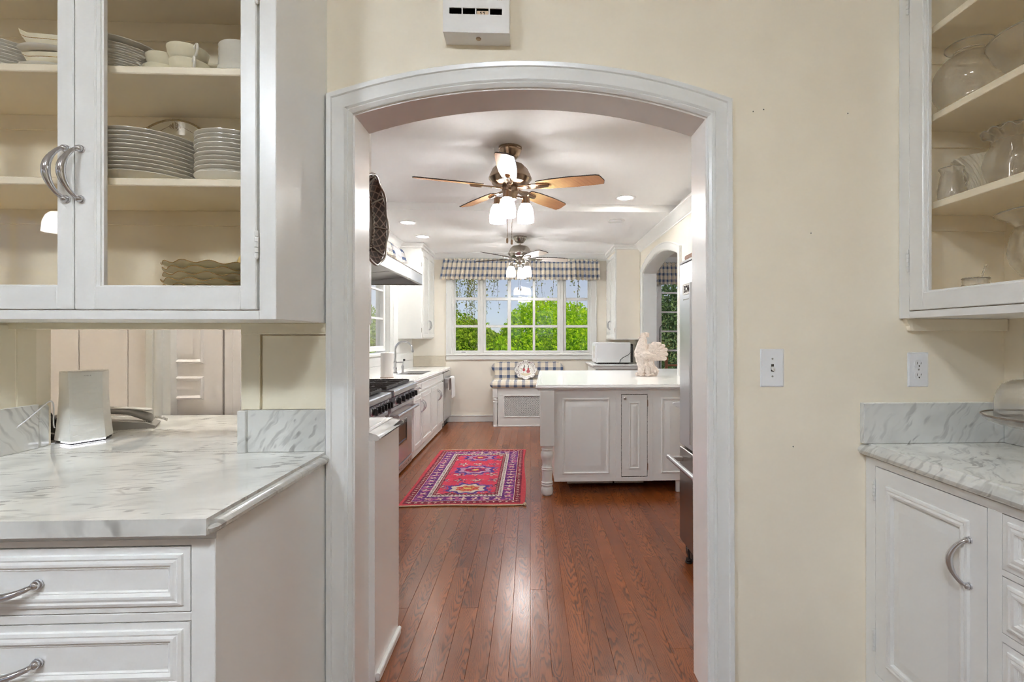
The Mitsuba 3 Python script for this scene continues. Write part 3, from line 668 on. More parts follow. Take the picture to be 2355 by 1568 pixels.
def boat(label, x, y, z, ang, m="porcelain_cream"):
    """a gravy boat on its own saucer: lofted oval rings with a raised lip"""
    k = thing("gravy_boat", label, "gravy boat", "gravy boats on the top shelf")
    n, R = 64, []
    for s, zz in ((.30, .0), (.34, .004), (.55, .008), (.8, .02), (.96, .04), (1.0, .056), (.985, .0555), (.92, .04), (.74, .02), (.5, .012), (.05, .01)):
        a = np.linspace(0, 2 * np.pi, n, endpoint=False)
        lip = np.exp(-((a - np.pi + 0) / .55) ** 2)
        xx = .078 * s * np.cos(a) - .03 * lip * s ** 3; yy = .042 * s * np.sin(a) * (1 - .55 * lip * s)
        R.append(np.c_[xx, yy, zz + .026 * lip * s ** 4 + .008 * np.cos(a) ** 2 * s ** 4])
    v = np.vstack(R); F = []
    for i in range(len(R) - 1):
        for j in range(n):
            j2 = (j + 1) % n
            F += [(i * n + j, i * n + j2, (i + 1) * n + j2), (i * n + j, (i + 1) * n + j2, (i + 1) * n + j)]
    mesh = trimesh.Trimesh(v, F, process=False)
    f = lambda q: xf(q, rz=ang, move=(x, y, z), scale=.8)
    put(k, "saucer", f(xf(lathe([(0, .002), (.05, .002), (.075, .01), (.082, .016), (.079, .016), (.05, .006), (0, .005)], 56), scale=(1.25, .8, 1))), "porcelain", smooth=30)
    put(k, "boat", f(xf(mesh, move=(0, 0, .005))), m, smooth=30)
    put(k, "handle", f(tube(spline([(.06, 0, .02), (.085, 0, .03), (.095, 0, .055), (.08, 0, .066), (.066, 0, .056)], 20), .004, 10)), "porcelain", smooth=40)
    band = [(R[4][j] * [1.004, 1.01, 1] + [0, 0, .005]) for j in range(n)]
    put(k, "gilt_band", f(tube(band, .0011, 6, closed=True)), "gold_rim")
boat("cream gravy boat with a gilt band, the lower of the two, top shelf", -1.375, -.25, S3, 0)
boat("cream gravy boat with a raised lip stacked on the lower one, top shelf", -1.37, -.25, S3 + .05, 8)
def wavy_plate(r, n=12, amp=.035, na=168):
    a = np.linspace(0, 2 * np.pi, na, endpoint=False)
    R = []
    for q, z in ((.02, .003), (.55, .003), (.6, 0), (.64, .003), (.8, .008), (.97, .0145), (1.0, .0165), (1.0, .0185), (.96, .0175), (.78, .011), (.6, .007), (.02, .006)):
        w = 1 + amp * (np.abs(np.cos(n * a / 2)) - .5) * q ** 4
        R.append(np.c_[r * q * w * np.cos(a), r * q * w * np.sin(a), z + .004 * np.cos(n * a) * q ** 6])
    v = np.vstack(R); F = []
    for i in range(len(R) - 1):
        for j in range(na):
            j2 = (j + 1) % na
            F += [(i * na + j, i * na + j2, (i + 1) * na + j2), (i * na + j, (i + 1) * na + j2, (i + 1) * na + j)]
    return trimesh.Trimesh(v, F, process=False), R[6]
wp, edge = wavy_plate(.128)
wd, we = mikit.ply(wp, smooth=30), mikit.ply(tube(edge + [0, 0, .001], .0012, 6, closed=True), smooth=True)
for i in range(6):
    k = thing("gilt_plate", f"scalloped gold-rimmed plate, {ordlabel(i, 6)} of the stack on the cabinet floor", "plate", "gold-rimmed plates on the cabinet floor")
    M = T().translate([-.945 + .003 * math.sin(i * 2.2), -.2, S1 + i * .0165]).rotate([0, 0, 1], i * 17 % 30)
    put(k, "dish", wd, "porcelain_cream", to_world=M); put(k, "rim", we, "gold_rim", to_world=M)
standing_plate(.105, "gilt_ware", -.852, S1 + .107, 8, -.05, wav=.1, nw=10, label="scalloped white plate with gold scrollwork standing behind the gold-rimmed stack")

# ------------------------------------------------------------------ on the marble counter
r_ = thing("router", "tall white wedge-shaped router with a glowing base on the marble counter", "router")
def loft(rs):
    n = len(rs[0]); v = np.vstack(rs); F = []
    for i in range(len(rs) - 1):
        for j in range(n):
            j2 = (j + 1) % n
            F += [(i * n + j, i * n + j2, (i + 1) * n + j2), (i * n + j, (i + 1) * n + j2, (i + 1) * n + j)]
    F += [(0, j + 1, j) for j in range(1, n - 1)]; b0 = (len(rs) - 1) * n
    F += [(b0, b0 + j, b0 + j + 1) for j in range(1, n - 1)]
    return trimesh.Trimesh(v, F, process=False)
rs = []
for t in np.linspace(0, 1, 14):
    s = 1 - .16 * math.sin(min(1, t * 1.25) * np.pi / 2) 
    fx = .062 - .058 * t ** .9
    cx, cy = -1.668, .205
    P = [(-.078, -.035), (-.078 + .062 + (1 - t) * .045 - .005, -.088 + .03 * t), (.068, .012), (.03, .095), (-.055, .085)]
    rs.append(np.array([(cx + p[0] * s, cy + p[1] * s, .912 + .248 * t) for p in P]))
put(r_, "shell", loft(rs), "router_white")
put(r_, "top_cap", loft([rs[-1] + [0, 0, .0], (rs[-1] - rs[-1].mean(0)) * .985 + rs[-1].mean(0) + [0, 0, .004]]), "light_plastic")
put(r_, "base", loft([(rs[0] - rs[0].mean(0)) * .93 + rs[0].mean(0) - [0, 0, .0095], (rs[0] - rs[0].mean(0)) * .93 + rs[0].mean(0)]), "black_plastic")
g0, g1, g2 = [(q - rs[0].mean(0)) * .985 + rs[0].mean(0) - [0, 0, .002] for q in (rs[0][0], rs[0][1], rs[0][2])]
put(r_, "light_strip", tube(np.array([g0 + (g1 - g0) * .45, g1, g2]), .0026, 8), None, label="glowing white light strip", emitter=emit(9, (.86, .88, 1.0)))
lt = meshkit.text_mesh("WIFI 6", .0045, .0006)
lt.apply_transform(trimesh.transformations.rotation_matrix(np.pi / 2, [1, 0, 0]))
dv = rs[-1][2] - rs[-1][1]; dv /= np.linalg.norm(dv)
lt.apply_transform(trimesh.geometry.align_vectors([1, 0, 0], [dv[0], dv[1], 0])); lt.apply_translation(rs[-2][1] + (rs[-2][2] - rs[-2][1]) * .45 + np.array([dv[1], -dv[0], 0]) * .0012 + [0, 0, .004])
put(r_, "lettering", lt, "grey_plastic")
k = thing("power_cable", "thin white cable looping from the router over the marble backsplash", "cable")
put(k, None, tube(spline([(-1.735, .16, .904), (-1.752, .10, .903), (-1.742, .03, .925), (-1.725, -.01, .965), (-1.712, .02, 1.0), (-1.706, .08, 1.045), (-1.708, .115, 1.062), (-1.72, .14, 1.04), (-1.73, .155, .96)], 50), .0021, 8), "white_plastic", smooth=True)
k = thing("modem", "black box with cables half hidden behind the router", "electronics")
put(k, "body", bx(-1.86, -1.76, .22, .40, .902, .985, .006), "black_plastic")
put(k, "cable", tube(spline([(-1.78, .21, .97), (-1.765, .17, 1.02), (-1.775, .16, 1.052), (-1.80, .20, 1.06)], 20), .003, 8), "black_plastic", smooth=True)
put(k, "cable", tube(spline([(-1.80, .20, .93), (-1.755, .19, .93), (-1.75, .23, .915), (-1.79, .25, .92)], 20), .003, 8), "grey_plastic", smooth=True)
k = thing("paper_bag", "crumpled white paper bag behind the router", "paper bag")
pb = tomesh(union([bone((-1.775, .34, .96), .035, (-1.78, .34, 1.06), .03), bone((-1.76, .34, 1.06), .022, (-1.79, .34, 1.10), .012)]).refine_to_length(.006))
pb.vertices += (meshkit.noise(pb.vertices * 60)[:, None] - .5) * pb.vertex_normals * .022
put(k, None, pb, "paper")
ph = thing("telephone", "grey corded desk telephone with a curved handset, on the marble counter behind the router", "telephone")
def place(m, x, y, z, rz): return xf(m, rz=rz, move=(x, y, z))
PX, PY, PZ, PR = -1.715, .47, .9025, 28
base = extr(Polygon([(-.11, 0), (.10, 0), (.105, .012), (.07, .028), (-.11, .052)]), .15, "xz", -.075)
put(ph, "body", place(base, PX, PY, PZ, PR), "grey_plastic")
put(ph, "base_plate", place(bx(-.112, .098, -.076, .076, -.0002, .004), PX, PY, PZ, PR), "light_plastic")
hs = tomesh(union([bone((-.10, 0, .072), .020, (-.04, 0, .084), .0155), bone((-.04, 0, .084), .0155, (.03, 0, .074), .0150), bone((.03, 0, .074), .0150, (.092, 0, .046), .018), bone((.092, 0, .046), .018, (.098, 0, .036), .012)]).refine_to_length(.006))
hs.vertices[:, 1] *= 1.35
put(ph, "handset", place(hs, PX, PY - .035, PZ, PR), "grey_plastic", smooth=True)
put(ph, "handset_back", place(xf(hs, scale=(.97, .9, .35), move=(0, 0, .062)), PX, PY - .035, PZ, PR), "light_plastic", smooth=True)
hx = np.linspace(0, 1, 160)
co = np.c_[.06 + .075 * hx, -.05 + .07 * hx, .022 + .02 * np.sin(np.pi * hx)] + .006 * np.c_[0 * hx, np.cos(hx * 90), np.sin(hx * 90)]
put(ph, "cord", place(tube(co, .0018, 6), PX, PY, PZ, PR), "light_plastic", smooth=True)

# ------------------------------------------------------------------ wall fittings by the arch
k = thing("call_box", "white servants' call box with number windows on the wall above the arch", "call box")
X0, X1, YF, ZB = -.289, -.070, -.076, 2.300
def zw(v): return 1.29 + (775 - v) * 1.697 / 1170
wins = [[(-.289 + (u - 1019.0) * .001446) for u in q] for q in ((1033.5, 1061.5), (1064.2, 1092.2), (1095, 1123), (1126, 1153.5))]
face = sbox(X0, ZB, X1, 2.78)
for a, b in wins:
    for z0, z1 in ((zw(37), zw(22.5)), (zw(3), zw(-13)), (zw(-33), zw(-48))):
        face = face.difference(sbox(a, z0, b, z1))
put(k, "front", extr(face, .004, "xz", YF), "white_satin")
put(k, "case", cat([bx(X0, X0 + .004, YF + .004, -.001, ZB, 2.78), bx(X1 - .004, X1, YF + .004, -.001, ZB, 2.78), bx(X0, X1, YF + .0042, -.001, ZB, ZB + .004)]), "white_satin")
put(k, "backing", bx(X0 + .004, X1 - .004, YF + .03, YF + .034, ZB + .01, 2.78), "black_plastic")
mat("ivory", rgb(226, 204, 176), .6); mat("ink", rgb(44, 30, 28), .8)
for j, row in enumerate((("9", "10", "11", "12"), ("5", "6", "7", "8"), ("1", "2", "3", "4"))):
    z0 = (zw(37), zw(3), zw(-33))[j]
    for i, tx in enumerate(row):
        a, b = wins[i]
        if j == 0 and i != 2:
            put(k, "flag_bar", bx(a + .004, b - .002, YF + .014, YF + .02, z0 + .001, z0 + .006, .001), "grey_plastic")
            continue
        put(k, "number_flag", bx(a + .001, b - .001, YF + .006, YF + .008, z0 - .008, z0 + (.0155 if j == 0 else .024)), "ivory")
        t = meshkit.text_mesh(tx, .0115, .0008, bold=True); t.apply_translation(-t.bounds.mean(0)); t.apply_transform(trimesh.transformations.rotation_matrix(np.pi / 2, [1, 0, 0])); t.apply_translation([(a + b) / 2, YF + .0055, z0 + (.0065 if j == 0 else .009)])
        put(k, "digit", t, "ink")
put(k, "push_button", cat([lathe([(0, 0), (.0075, 0), (.009, .003), (.009, .005)], 24, (-.175, -.042, ZB - .004))]), "bronze", smooth=30, label="small brass button on the underside")
k = thing("light_switch", "white light switch plate on the cream wall right of the arch", "light switch")
put(k, "plate", rings((.815, 0, 1.114), (1, 0, 0), (0, -1, 0), .084, .134, [(0, 0), (.0, .003), (.004, .006), (.005, .006)]), "white_plastic")
put(k, "slot", bx(.852, .862, -.0066, -.005, 1.168, 1.194), "dark_gap")
tg = bx(-.0042, .0042, -.016, 0, -.006, .006, .0015)
put(k, "toggle", xf(tg, rx=22, move=(.857, -.004, 1.181)), "light_plastic", label="small switch toggle")
for z in (1.151, 1.213): put(k, "screw", xf(trimesh.creation.cylinder(.0032, .0016, sections=14), rx=90, move=(.857, -.0066, z)), "grey_plastic")
k = thing("wall_outlet", "white double power outlet on the cream wall above the right marble backsplash", "outlet")
put(k, "plate", rings((1.354, 0, 1.112), (1, 0, 0), (0, -1, 0), .0755, .123, [(0, 0), (0, .003), (.004, .006), (.005, .006)]), "white_plastic")
for z in (1.153, 1.194):
    face_ = Polygon([(.0175 * math.cos(a), max(-.0135, min(.0135, .0175 * math.sin(a)))) for a in np.linspace(0, 2 * np.pi, 48, endpoint=False)])
    s = put(k, "socket", xf(extr(face_, .0022, "xz", -.0085), move=(1.392, 0, z)), "white_plastic")
    put(s, "slots", cat([bx(1.3845, 1.3865, -.0090, -.008, z - .001, z + .007), bx(1.398, 1.3998, -.0090, -.008, z - .0005, z + .0065), xf(trimesh.creation.cylinder(.0026, .001, sections=16), rx=90, move=(1.392, -.0087, z - .0075))]), "dark_gap")
put(k, "screw", xf(trimesh.creation.cylinder(.0028, .0016, sections=14), rx=90, move=(1.392, -.0066, 1.1735)), "grey_plastic")
for lb, x, z in (("left of two tiny nail holes high on the wall beside the arch casing", .79, 2.09), ("right of two tiny nail holes high on the wall beside the arch casing", .828, 2.098), ("tiny nail hole high on the wall next to the right cabinet", 1.135, 2.09),
                 ("tiny nail hole halfway between the light switch and the high nail holes", 1.0, 1.66), ("tiny nail hole low on the wall under the light switch", .935, .90)):
    k = thing("nail_hole", lb, "nail hole"); put(k, None, xf(trimesh.creation.icosphere(1, .0022), scale=(1, .3, 1), move=(x, -.0003, z)), "dark_gap")

# ------------------------------------------------------------------ pantry cabinets, right
XU, XS, XB = 1.323, 1.36, 1.20
c = thing("glass_cabinet", "white glass-door wall cabinet full of glassware, on the right wall", "cabinet")
put(c, "carcass", cat([bx(XU, XU + .02, -.05, -.001, 1.356, 2.79, .001), bx(XU, XU + .02, -1.4, -.05, 1.356, 1.3795, .001), bx(XU + .002, 1.716, -1.4, -.001, 1.356, 1.378, .001), bx(XU, XU + .02, -1.4, -.05, 2.605, 2.79, .001), bx(XU, XU + .02, -.66, -.60, 1.356, 2.6, .001)]), "white_paint")
put(c, "back_panel", cat([bx(XU + .02, 1.71, -.018, -.004, 1.378, 2.7), bx(1.70, 1.712, -1.4, -.01, 1.378, 2.7)]), "cabinet_inside")
put(c, "floor_board", bx(XU + .02, 1.712, -1.4, -.004, 1.378, 1.402), "cabinet_inside")
for z in (1.747, 2.044, 2.34):
    put(c, "shelf", bx(XS, 1.712, -1.4, -.006, z - .024, z, .002), "cabinet_inside")
    put(c, "cleat", bx(XS, 1.712, -.027, -.016, z - .08, z - .024, .001), "cabinet_inside")
DN = (-1, 0, 0)
yd0, yd1, yg0, yg1 = -.052, -.598, -.128, -.52
d = put(c, "door", cat([bx(XU - .002, XU + .018, yg0 + .014, yd0, 1.382, 2.60, .0025), bx(XU - .002, XU + .018, yd1, yg1 - .014, 1.382, 2.60, .0025), bx(XU - .0018, XU + .0178, yg1 - .015, yg0 + .015, 1.382, 1.441, .0025), bx(XU - .0018, XU + .0178, yg1 - .015, yg0 + .015, 2.53, 2.60, .0025),
    bx(XU + .003, XU + .018, yg0 + .004, yg0 + .014, 1.44, 2.532), bx(XU + .008, XU + .018, yg0, yg0 + .005, 1.44, 2.532), bx(XU + .005, XU + .018, yg1 - .014, yg1, 1.44, 2.532), bx(XU + .004, XU + .018, yg1, yg0, 1.438, 1.446, .002)]), "white_paint")
put(d, "glass", pane(yg1 - .003, yg0 + .002, 1.443, 2.533, XU + .012, "y"), "glass_pane")
put(d, "handle", handle((XU - .002, -.563, 1.825), (XU - .002, -.563, 1.69), DN, .034, .0052, 1.9, dirn=(0, .02, 0)), "chrome", smooth=40, label="chrome bow handle")
put(d, "hinge", hinge(XU - .004, -.047, 1.52, 1.595), "white_paint", smooth=40)
put(d, "hinge", hinge(XU - .004, -.047, 2.42, 2.495), "white_paint", smooth=40)
k = struct("trim_12", "cream batten with a moulded end under the right wall cabinet")
put(k, None, cat([bx(1.36, 1.712, -.02, -.001, 1.312, 1.355, .001), extr(Polygon([(1.335, 1.356), (1.36, 1.356), (1.36, 1.312), (1.352, 1.313), (1.349, 1.33), (1.342, 1.338)]), .019, "xz", -.02)]), "cream_wall")

b = thing("base_cabinet", "white base cabinet with a raised-panel door and a bank of drawers, on the right", "cabinet")
put(b, "carcass", cat([bx(XB, XB + .02, -.052, -.001, .0, .866, .001), bx(XB + .022, 1.714, -1.4, -.001, 0, .864), bx(XB, XB + .02, -1.4, -.05, .842, .866, .001), bx(XB, XB + .02, -.528, -.487, .0, .842, .001), bx(XB, XB + .02, -1.4, -.52, .683, .699, .001), bx(XB, XB + .02, -1.4, -.52, .515, .537, .001), bx(XB, XB + .02, -1.4, -.52, .33, .35, .001), bx(XB, XB + .02, -.49, -.05, 0, .12, .001)]), "white_paint")
DOOR = [(0, -.02), (0, 0), (.052, 0), (.055, .006), (.061, .008), (.066, .0055), (.072, .0085), (.079, .006), (.082, -.004), (.086, -.005), (.088, -.002), (.116, .006), (.119, .0062)]
dr_ = put(b, "door", rings((XB, -.054, .122), (0, -1, 0), DN, .431, .718, DOOR), "white_paint", smooth=22)
put(dr_, "handle", handle((XB, -.432, .735), (XB, -.432, .610), DN, .034, .005, 1.8, dirn=(0, .022, 0)), "chrome", smooth=40, label="chrome bow handle")
put(dr_, "hinge", hinge(XB - .004, -.050, .725, .79), "white_paint", smooth=40); put(dr_, "hinge", hinge(XB - .004, -.050, .20, .27), "white_paint", smooth=40)
for z0, z1 in ((.701, .840), (.539, .681), (.352, .513)):
    d = put(b, "drawer", rings((XB, -.530, z0), (0, -1, 0), DN, .62, z1 - z0, DRW), "white_paint", smooth=22)
    zc = (z0 + z1) / 2
    put(d, "handle", handle((XB, -.77, zc), (XB, -.905, zc), DN, .032, .0055, 1.8, dirn=(0, 0, -.014)), "chrome", smooth=40)
ct = thing("marble_countertop", "grey-veined white marble countertop on the right base cabinet", "countertop")
put(ct, "slab", bx(1.205, 1.715, -1.5, -.002, .876, .912), "marble_side")
put(ct, "edge", sweep([(1.176, -.001), (1.176, -1.5)], [(-.028, .9125), (-.024, .9118), (-.022, .9085), (-.014, .9075), (-.004, .904), (.003, .898), (.006, .89), (.003, .881), (-.004, .874), (-.012, .871), (-.05, .871)], (0, 0, 0), (1, 0, 0), (0, 0, 1), V=(0, 1, 0), side=-1), "marble_side", smooth=35)
s = thing("marble_backsplash", "marble backsplash under the outlet on the right", "backsplash")
put(s, None, bx(1.178, 1.70, -.024, -.001, .9125, 1.056, .002), "marble_side")
s = thing("marble_backsplash", "marble backsplash along the right wall behind the cake stand", "backsplash")
put(s, None, bx(1.692, 1.715, -1.5, -.025, .9125, 1.056, .002), "marble_side")

# ------------------------------------------------------------------ glassware in the right wall cabinet
def gl(prof, x, y, z, n=64, t=.0028):
    prof = np.array(prof, float)
    if prof[0][0] == 0 and prof[-1][0] > 0:
        d = np.gradient(prof, axis=0); d /= np.linalg.norm(d, axis=1, keepdims=True) + 1e-9
        inn = prof + np.c_[-d[:, 1], d[:, 0]] * t; inn[:, 0] = np.maximum(inn[:, 0], 0.0)
        prof = np.vstack([prof, inn[::-1]])
    m = lathe(prof, n, (x, y, z)); m.merge_vertices(); m.update_faces(m.nondegenerate_faces())
    if m.volume < 0: m.invert()
    return m
k = thing("glass_vase", "round clear glass vase with a flared neck on the upper shelf of the right cabinet", "vase")
a = np.linspace(-1.25, 1.12, 26)
put(k, None, gl([(0, .004), (.03, .0)] + [(.1065 * math.cos(q), .1 + .104 * math.sin(q)) for q in a] + [(.045, .2), (.046, .206), (.056, .214), (.066, .222), (.068, .223)], 1.475, -.125, 2.044), "clear_glass", smooth=40)
def rim(k, x, y, z, r, t=.0016):
    put(k, "rim", tube([(x + r * math.cos(q), y + r * math.sin(q), z) for q in np.linspace(0, 2 * np.pi, 64, endpoint=False)], t, 8, closed=True), "glass_edge", smooth=True)
rim(k, 1.475, -.125, 2.267, .068); rim(k, 1.475, -.125, 2.246, .0455, .0012)
k = thing("glass_dish", "wide shallow clear glass dish on the upper shelf of the right cabinet", "bowl")
put(k, None, gl([(0, .004), (.05, 0), (.06, .002), (.11, .02), (.135, .05), (.148, .085), (.1525, .09)], 1.545, -.33, 2.10), "clear_glass", smooth=40)
rim(k, 1.545, -.33, 2.19, .1525, .002)
k2 = put(k, "foot", gl([(0, 0), (.055, 0), (.05, .006), (.012, .015), (.012, .04), (.03, .055), (0, .055)], 1.545, -.33, 2.0445), "clear_glass", smooth=40)
k = thing("glass_cylinder", "tall plain clear glass cylinder vase on the middle shelf of the right cabinet", "vase")
put(k, None, gl([(0, .006), (.05, .004), (.053, .008), (.053, .245), (.0535, .25)], 1.615, -.13, 1.748), "clear_glass", smooth=40)
rim(k, 1.615, -.13, 1.998, .0525, .0014)
def ruffled(prof, n=120, lobes=12, from_=.85, amp=.08, move=(0, 0, 0)):
    m = trimesh.creation.revolve(np.array(prof), sections=n)
    zmax = max(z for _, z in prof); v = m.vertices; a = np.arctan2(v[:, 1], v[:, 0]); w = np.clip((v[:, 2] / zmax - from_) / (1 - from_), 0, 1)
    v[:, :2] *= (1 + amp * w * np.cos(lobes * a))[:, None]; v[:, 2] += .006 * w * np.sin(lobes * a)
    m.vertices = v; m.apply_translation(move); return m
k = thing("glass_pitcher", "round clear glass vase with a ruffled rim on the right cabinet's middle shelf", "vase")
put(k, None, ruffled(([(0, .005), (.03, .0), (.06, .022), (.074, .055), (.078, .085), (.07, .118), (.056, .140), (.05, .152), (.056, .166), (.07, .178), (.076, .182)]), amp=.06, move=(1.495, -.262, 1.748)), "clear_glass", smooth=40)
put(k, "rim", tube([(1.495 + .0762 * (1 + .06 * math.cos(12 * q)) * math.cos(q), -.262 + .0762 * (1 + .06 * math.cos(12 * q)) * math.sin(q), 1.748 + .182 + .006 * math.sin(12 * q)) for q in np.linspace(0, 2 * np.pi, 144, endpoint=False)], .0016, 6, closed=True), "glass_edge", smooth=True)
k = thing("cut_glass_vase", "flared cut-crystal vase between the small pitcher and the ruffled vase", "vase")
cv = trimesh.creation.revolve(np.array([(0, .004), (.026, 0), (.028, .02)] + [(.028 + .036 * t ** 1.6, .02 + .125 * t) for t in np.linspace(.05, 1, 22)] + [(.060, .144)]), sections=96)
aa = np.arctan2(cv.vertices[:, 1], cv.vertices[:, 0]); cv.vertices[:, :2] *= (1 + .035 * np.sign(np.sin(14 * aa + cv.vertices[:, 2] * 160)) * (cv.vertices[:, 2] > .02))[:, None]; cv.apply_translation((1.505, -.115, 1.748))
mat("cut_crystal", rgb(190, 182, 160), .12, spec=.9); put(k, None, cv, "cut_crystal")
k = thing("glass_creamer", "small clear glass pitcher with a loop handle at the left end of the middle shelf", "pitcher")
put(k, "body", gl([(0, .004), (.034, 0), (.038, .006), (.038, .02), (.035, .05), (.0305, .075), (.0285, .082), (.03, .09), (.034, .1)], 1.394, -.145, 1.748), "clear_glass", smooth=40)
put(k, "handle", tube(spline([(1.424, -.145, 1.825), (1.445, -.138, 1.838), (1.462, -.132, 1.822), (1.452, -.134, 1.79), (1.428, -.143, 1.765)], 22), .004, 10), "clear_glass", smooth=True)
rim(k, 1.394, -.145, 1.848, .034, .0012)
k = thing("glass_jar", "low clear glass jar on the floor of the right cabinet", "jar")
put(k, None, gl([(0, .004), (.05, 0), (.052, .01), (.05, .035), (.037, .052), (.035, .056), (.035, .072), (.037, .074)], 1.415, -.215, 1.402), "clear_glass", smooth=40)
rim(k, 1.415, -.215, 1.475, .036, .0014)
k = thing("glass_stirrer", "glass stirring spoon leaning in the low glass jar", "spoon")
put(k, None, tube([(1.405, -.22, 1.415), (1.452, -.212, 1.52)], .0035, 10), "clear_glass", smooth=True)
k = thing("glass_goblet", "large footed glass bowl with a flared rim on the cabinet floor at the right edge", "bowl")
put(k, "bowl", gl([(0, .053), (.03, .056), (.07, .075), (.098, .115), (.105, .15), (.098, .2), (.085, .225), (.09, .24), (.125, .262), (.135, .268)], 1.565, -.315, 1.402), "clear_glass", smooth=40)
put(k, "foot", gl([(0, 0), (.055, 0), (.05, .006), (.03, .02), (.026, .035), (.03, .050), (0, .050)], 1.565, -.315, 1.402), "clear_glass", smooth=40)

rim(k, 1.565, -.315, 1.67, .135, .002)
cs = thing("cake_stand", "clear glass cake stand with a domed lid on the right marble countertop", "cake stand")
CX, CY = 1.505, -.385
put(cs, "plate", gl([(0, .118), (.06, .118), (.13, .126), (.16, .135), (.170, .1455), (.172, .1435), (.162, .131), (.13, .119), (.06, .110), (.022, .106), (.018, .09), (.012, .06), (.014, .03), (.03, .012), (.068, .004), (.07, .0), (0, 0)], CX, CY, .9125), "clear_glass", smooth=40)
put(cs, "rim", tube([(CX + .171 * math.cos(q), CY + .171 * math.sin(q), .9125 + .1455) for q in np.linspace(0, 2 * np.pi, 72, endpoint=False)], .0028, 8, closed=True), "steel_dark", smooth=True)
put(cs, "dome", gl([(0, .296), (.016, .292), (.02, .28), (.012, .268), (.016, .258), (.05, .256), (.10, .248), (.122, .236), (.134, .215), (.139, .19), (.141, .14), (.138, .130), (.1355, .130), (.138, .14), (.136, .19), (.131, .214), (.12, .233), (.099, .245), (.05, .252), (0, .253)], CX, CY, .9125), "clear_glass", smooth=40)
put(cs, "dome_band", lathe([(.142, .128), (.1425, .136), (.1395, .136), (.1395, .128), (.142, .128)], 56, (CX, CY, .9125)), "steel_dark", smooth=40)

# ------------------------------------------------------------------ kitchen: desk end, ranges, sink run
LX, LN = (0, 1, 0), (1, 0, 0)           # width and outward directions of the left run's fronts
b = thing("peninsula", "white end panel of the low cabinet just inside the arch, with a white top", "cabinet")
put(b, "side_panel", cat([extr(Polygon([(.145, 0), (.478, 0), (.478, .05), (.492, .075), (.492, .905), (.145, .905)]), .03, "yz", -.608)]), "gloss_jamb")
put(b, "carcass", bx(-.96, -.609, .146, .47, .1, .90), "white_paint")
put(b, "baseboard", cat([bx(-.579, -.562, .155, .47, 0, .028, .004), tube([(-.570, .155, .024), (-.570, .47, .024)], .0095, 14)]), "white_paint", smooth=40)
put(b, "countertop", cat([bx(-.962, -.60, .146, .475, .905, .940), sweep([(-.568, .146), (-.568, .505), (-.962, .505)], [(-.05, .9405), (-.044, .9398), (-.04, .936), (-.03, .935), (-.005, .926), (.004, .92), (.009, .913), (.004, .906), (-.004, .903), (-.05, .903)], (0, 0, 0), (1, 0, 0), (0, 0, 1), V=(0, 1, 0), side=-1)]), "laminate", smooth=35)
c = thing("kitchen_cabinet", "end panel of the white cabinet over the pass-through, on the kitchen side", "cabinet")
put(c, None, cat([bx(-1.75, -.692, .142, .478, 1.345, 2.638, .003)]), "gloss_jamb")
k = thing("wall_basket", "round dark wire-framed tray basket hanging on the cabinet end inside the arch", "basket")
HX, HY, HZ = -.689, .335, 1.768
def hoop(r, x, wav=0.0, nw=8, n=96):
    a = np.linspace(0, 2 * np.pi, n, endpoint=False)
    rr = r * (1 + wav * np.cos(nw * a))
    return np.c_[x + wav * .25 * np.cos(nw * a), HY + rr * np.cos(a), HZ + rr * np.sin(a)]
put(k, "tray", tomesh(m3.Manifold.cylinder(.006, .118, .122, 72).rotate([0, 90, 0]).translate([HX + .004, HY, HZ])), "steel_dark", smooth=30)
na = 96; A_ = np.linspace(0, 2 * np.pi, na + 1)
for i in range(8):
    aa = np.linspace(i, i + 1, 13) / 8 * 2 * np.pi
    v, uv, F = [], [], []
    for q in np.linspace(0, 1, 5):
        for j, a in enumerate(aa):
            f = j / 12; bul = .010 * math.sin(np.pi * f) * math.sin(np.pi * q)
            r = .124 + .052 * q + bul
            v.append((HX + .008 + .044 * q ** 1.2, HY + r * math.cos(a), HZ + r * math.sin(a))); uv.append((f * .09, q * .055))
    for q in range(4):
        for j in range(12):
            p = q * 13 + j; F += [(p, p + 1, p + 14), (p, p + 14, p + 13)]
    mm = trimesh.Trimesh(np.array(v), np.array(F), process=False)
    put(k, "woven_panel", mm, "dark_lattice", smooth=True, uv=np.array(uv))
    a = aa[0]
    put(k, "rib", tube([(HX + .006, HY + .12 * math.cos(a), HZ + .12 * math.sin(a)), (HX + .032, HY + .152 * math.cos(a), HZ + .152 * math.sin(a)), (HX + .056, HY + .18 * math.cos(a), HZ + .18 * math.sin(a))], .0045, 8), "steel_dark", smooth=True)
put(k, "rim", tube(hoop(.181, HX + .055, .012), .0052, 8, closed=True), "steel_dark", smooth=True)
put(k, "inner_ring", tube(hoop(.124, HX + .012, .02, 40), .0055, 8, closed=True), "steel_dark", smooth=True)

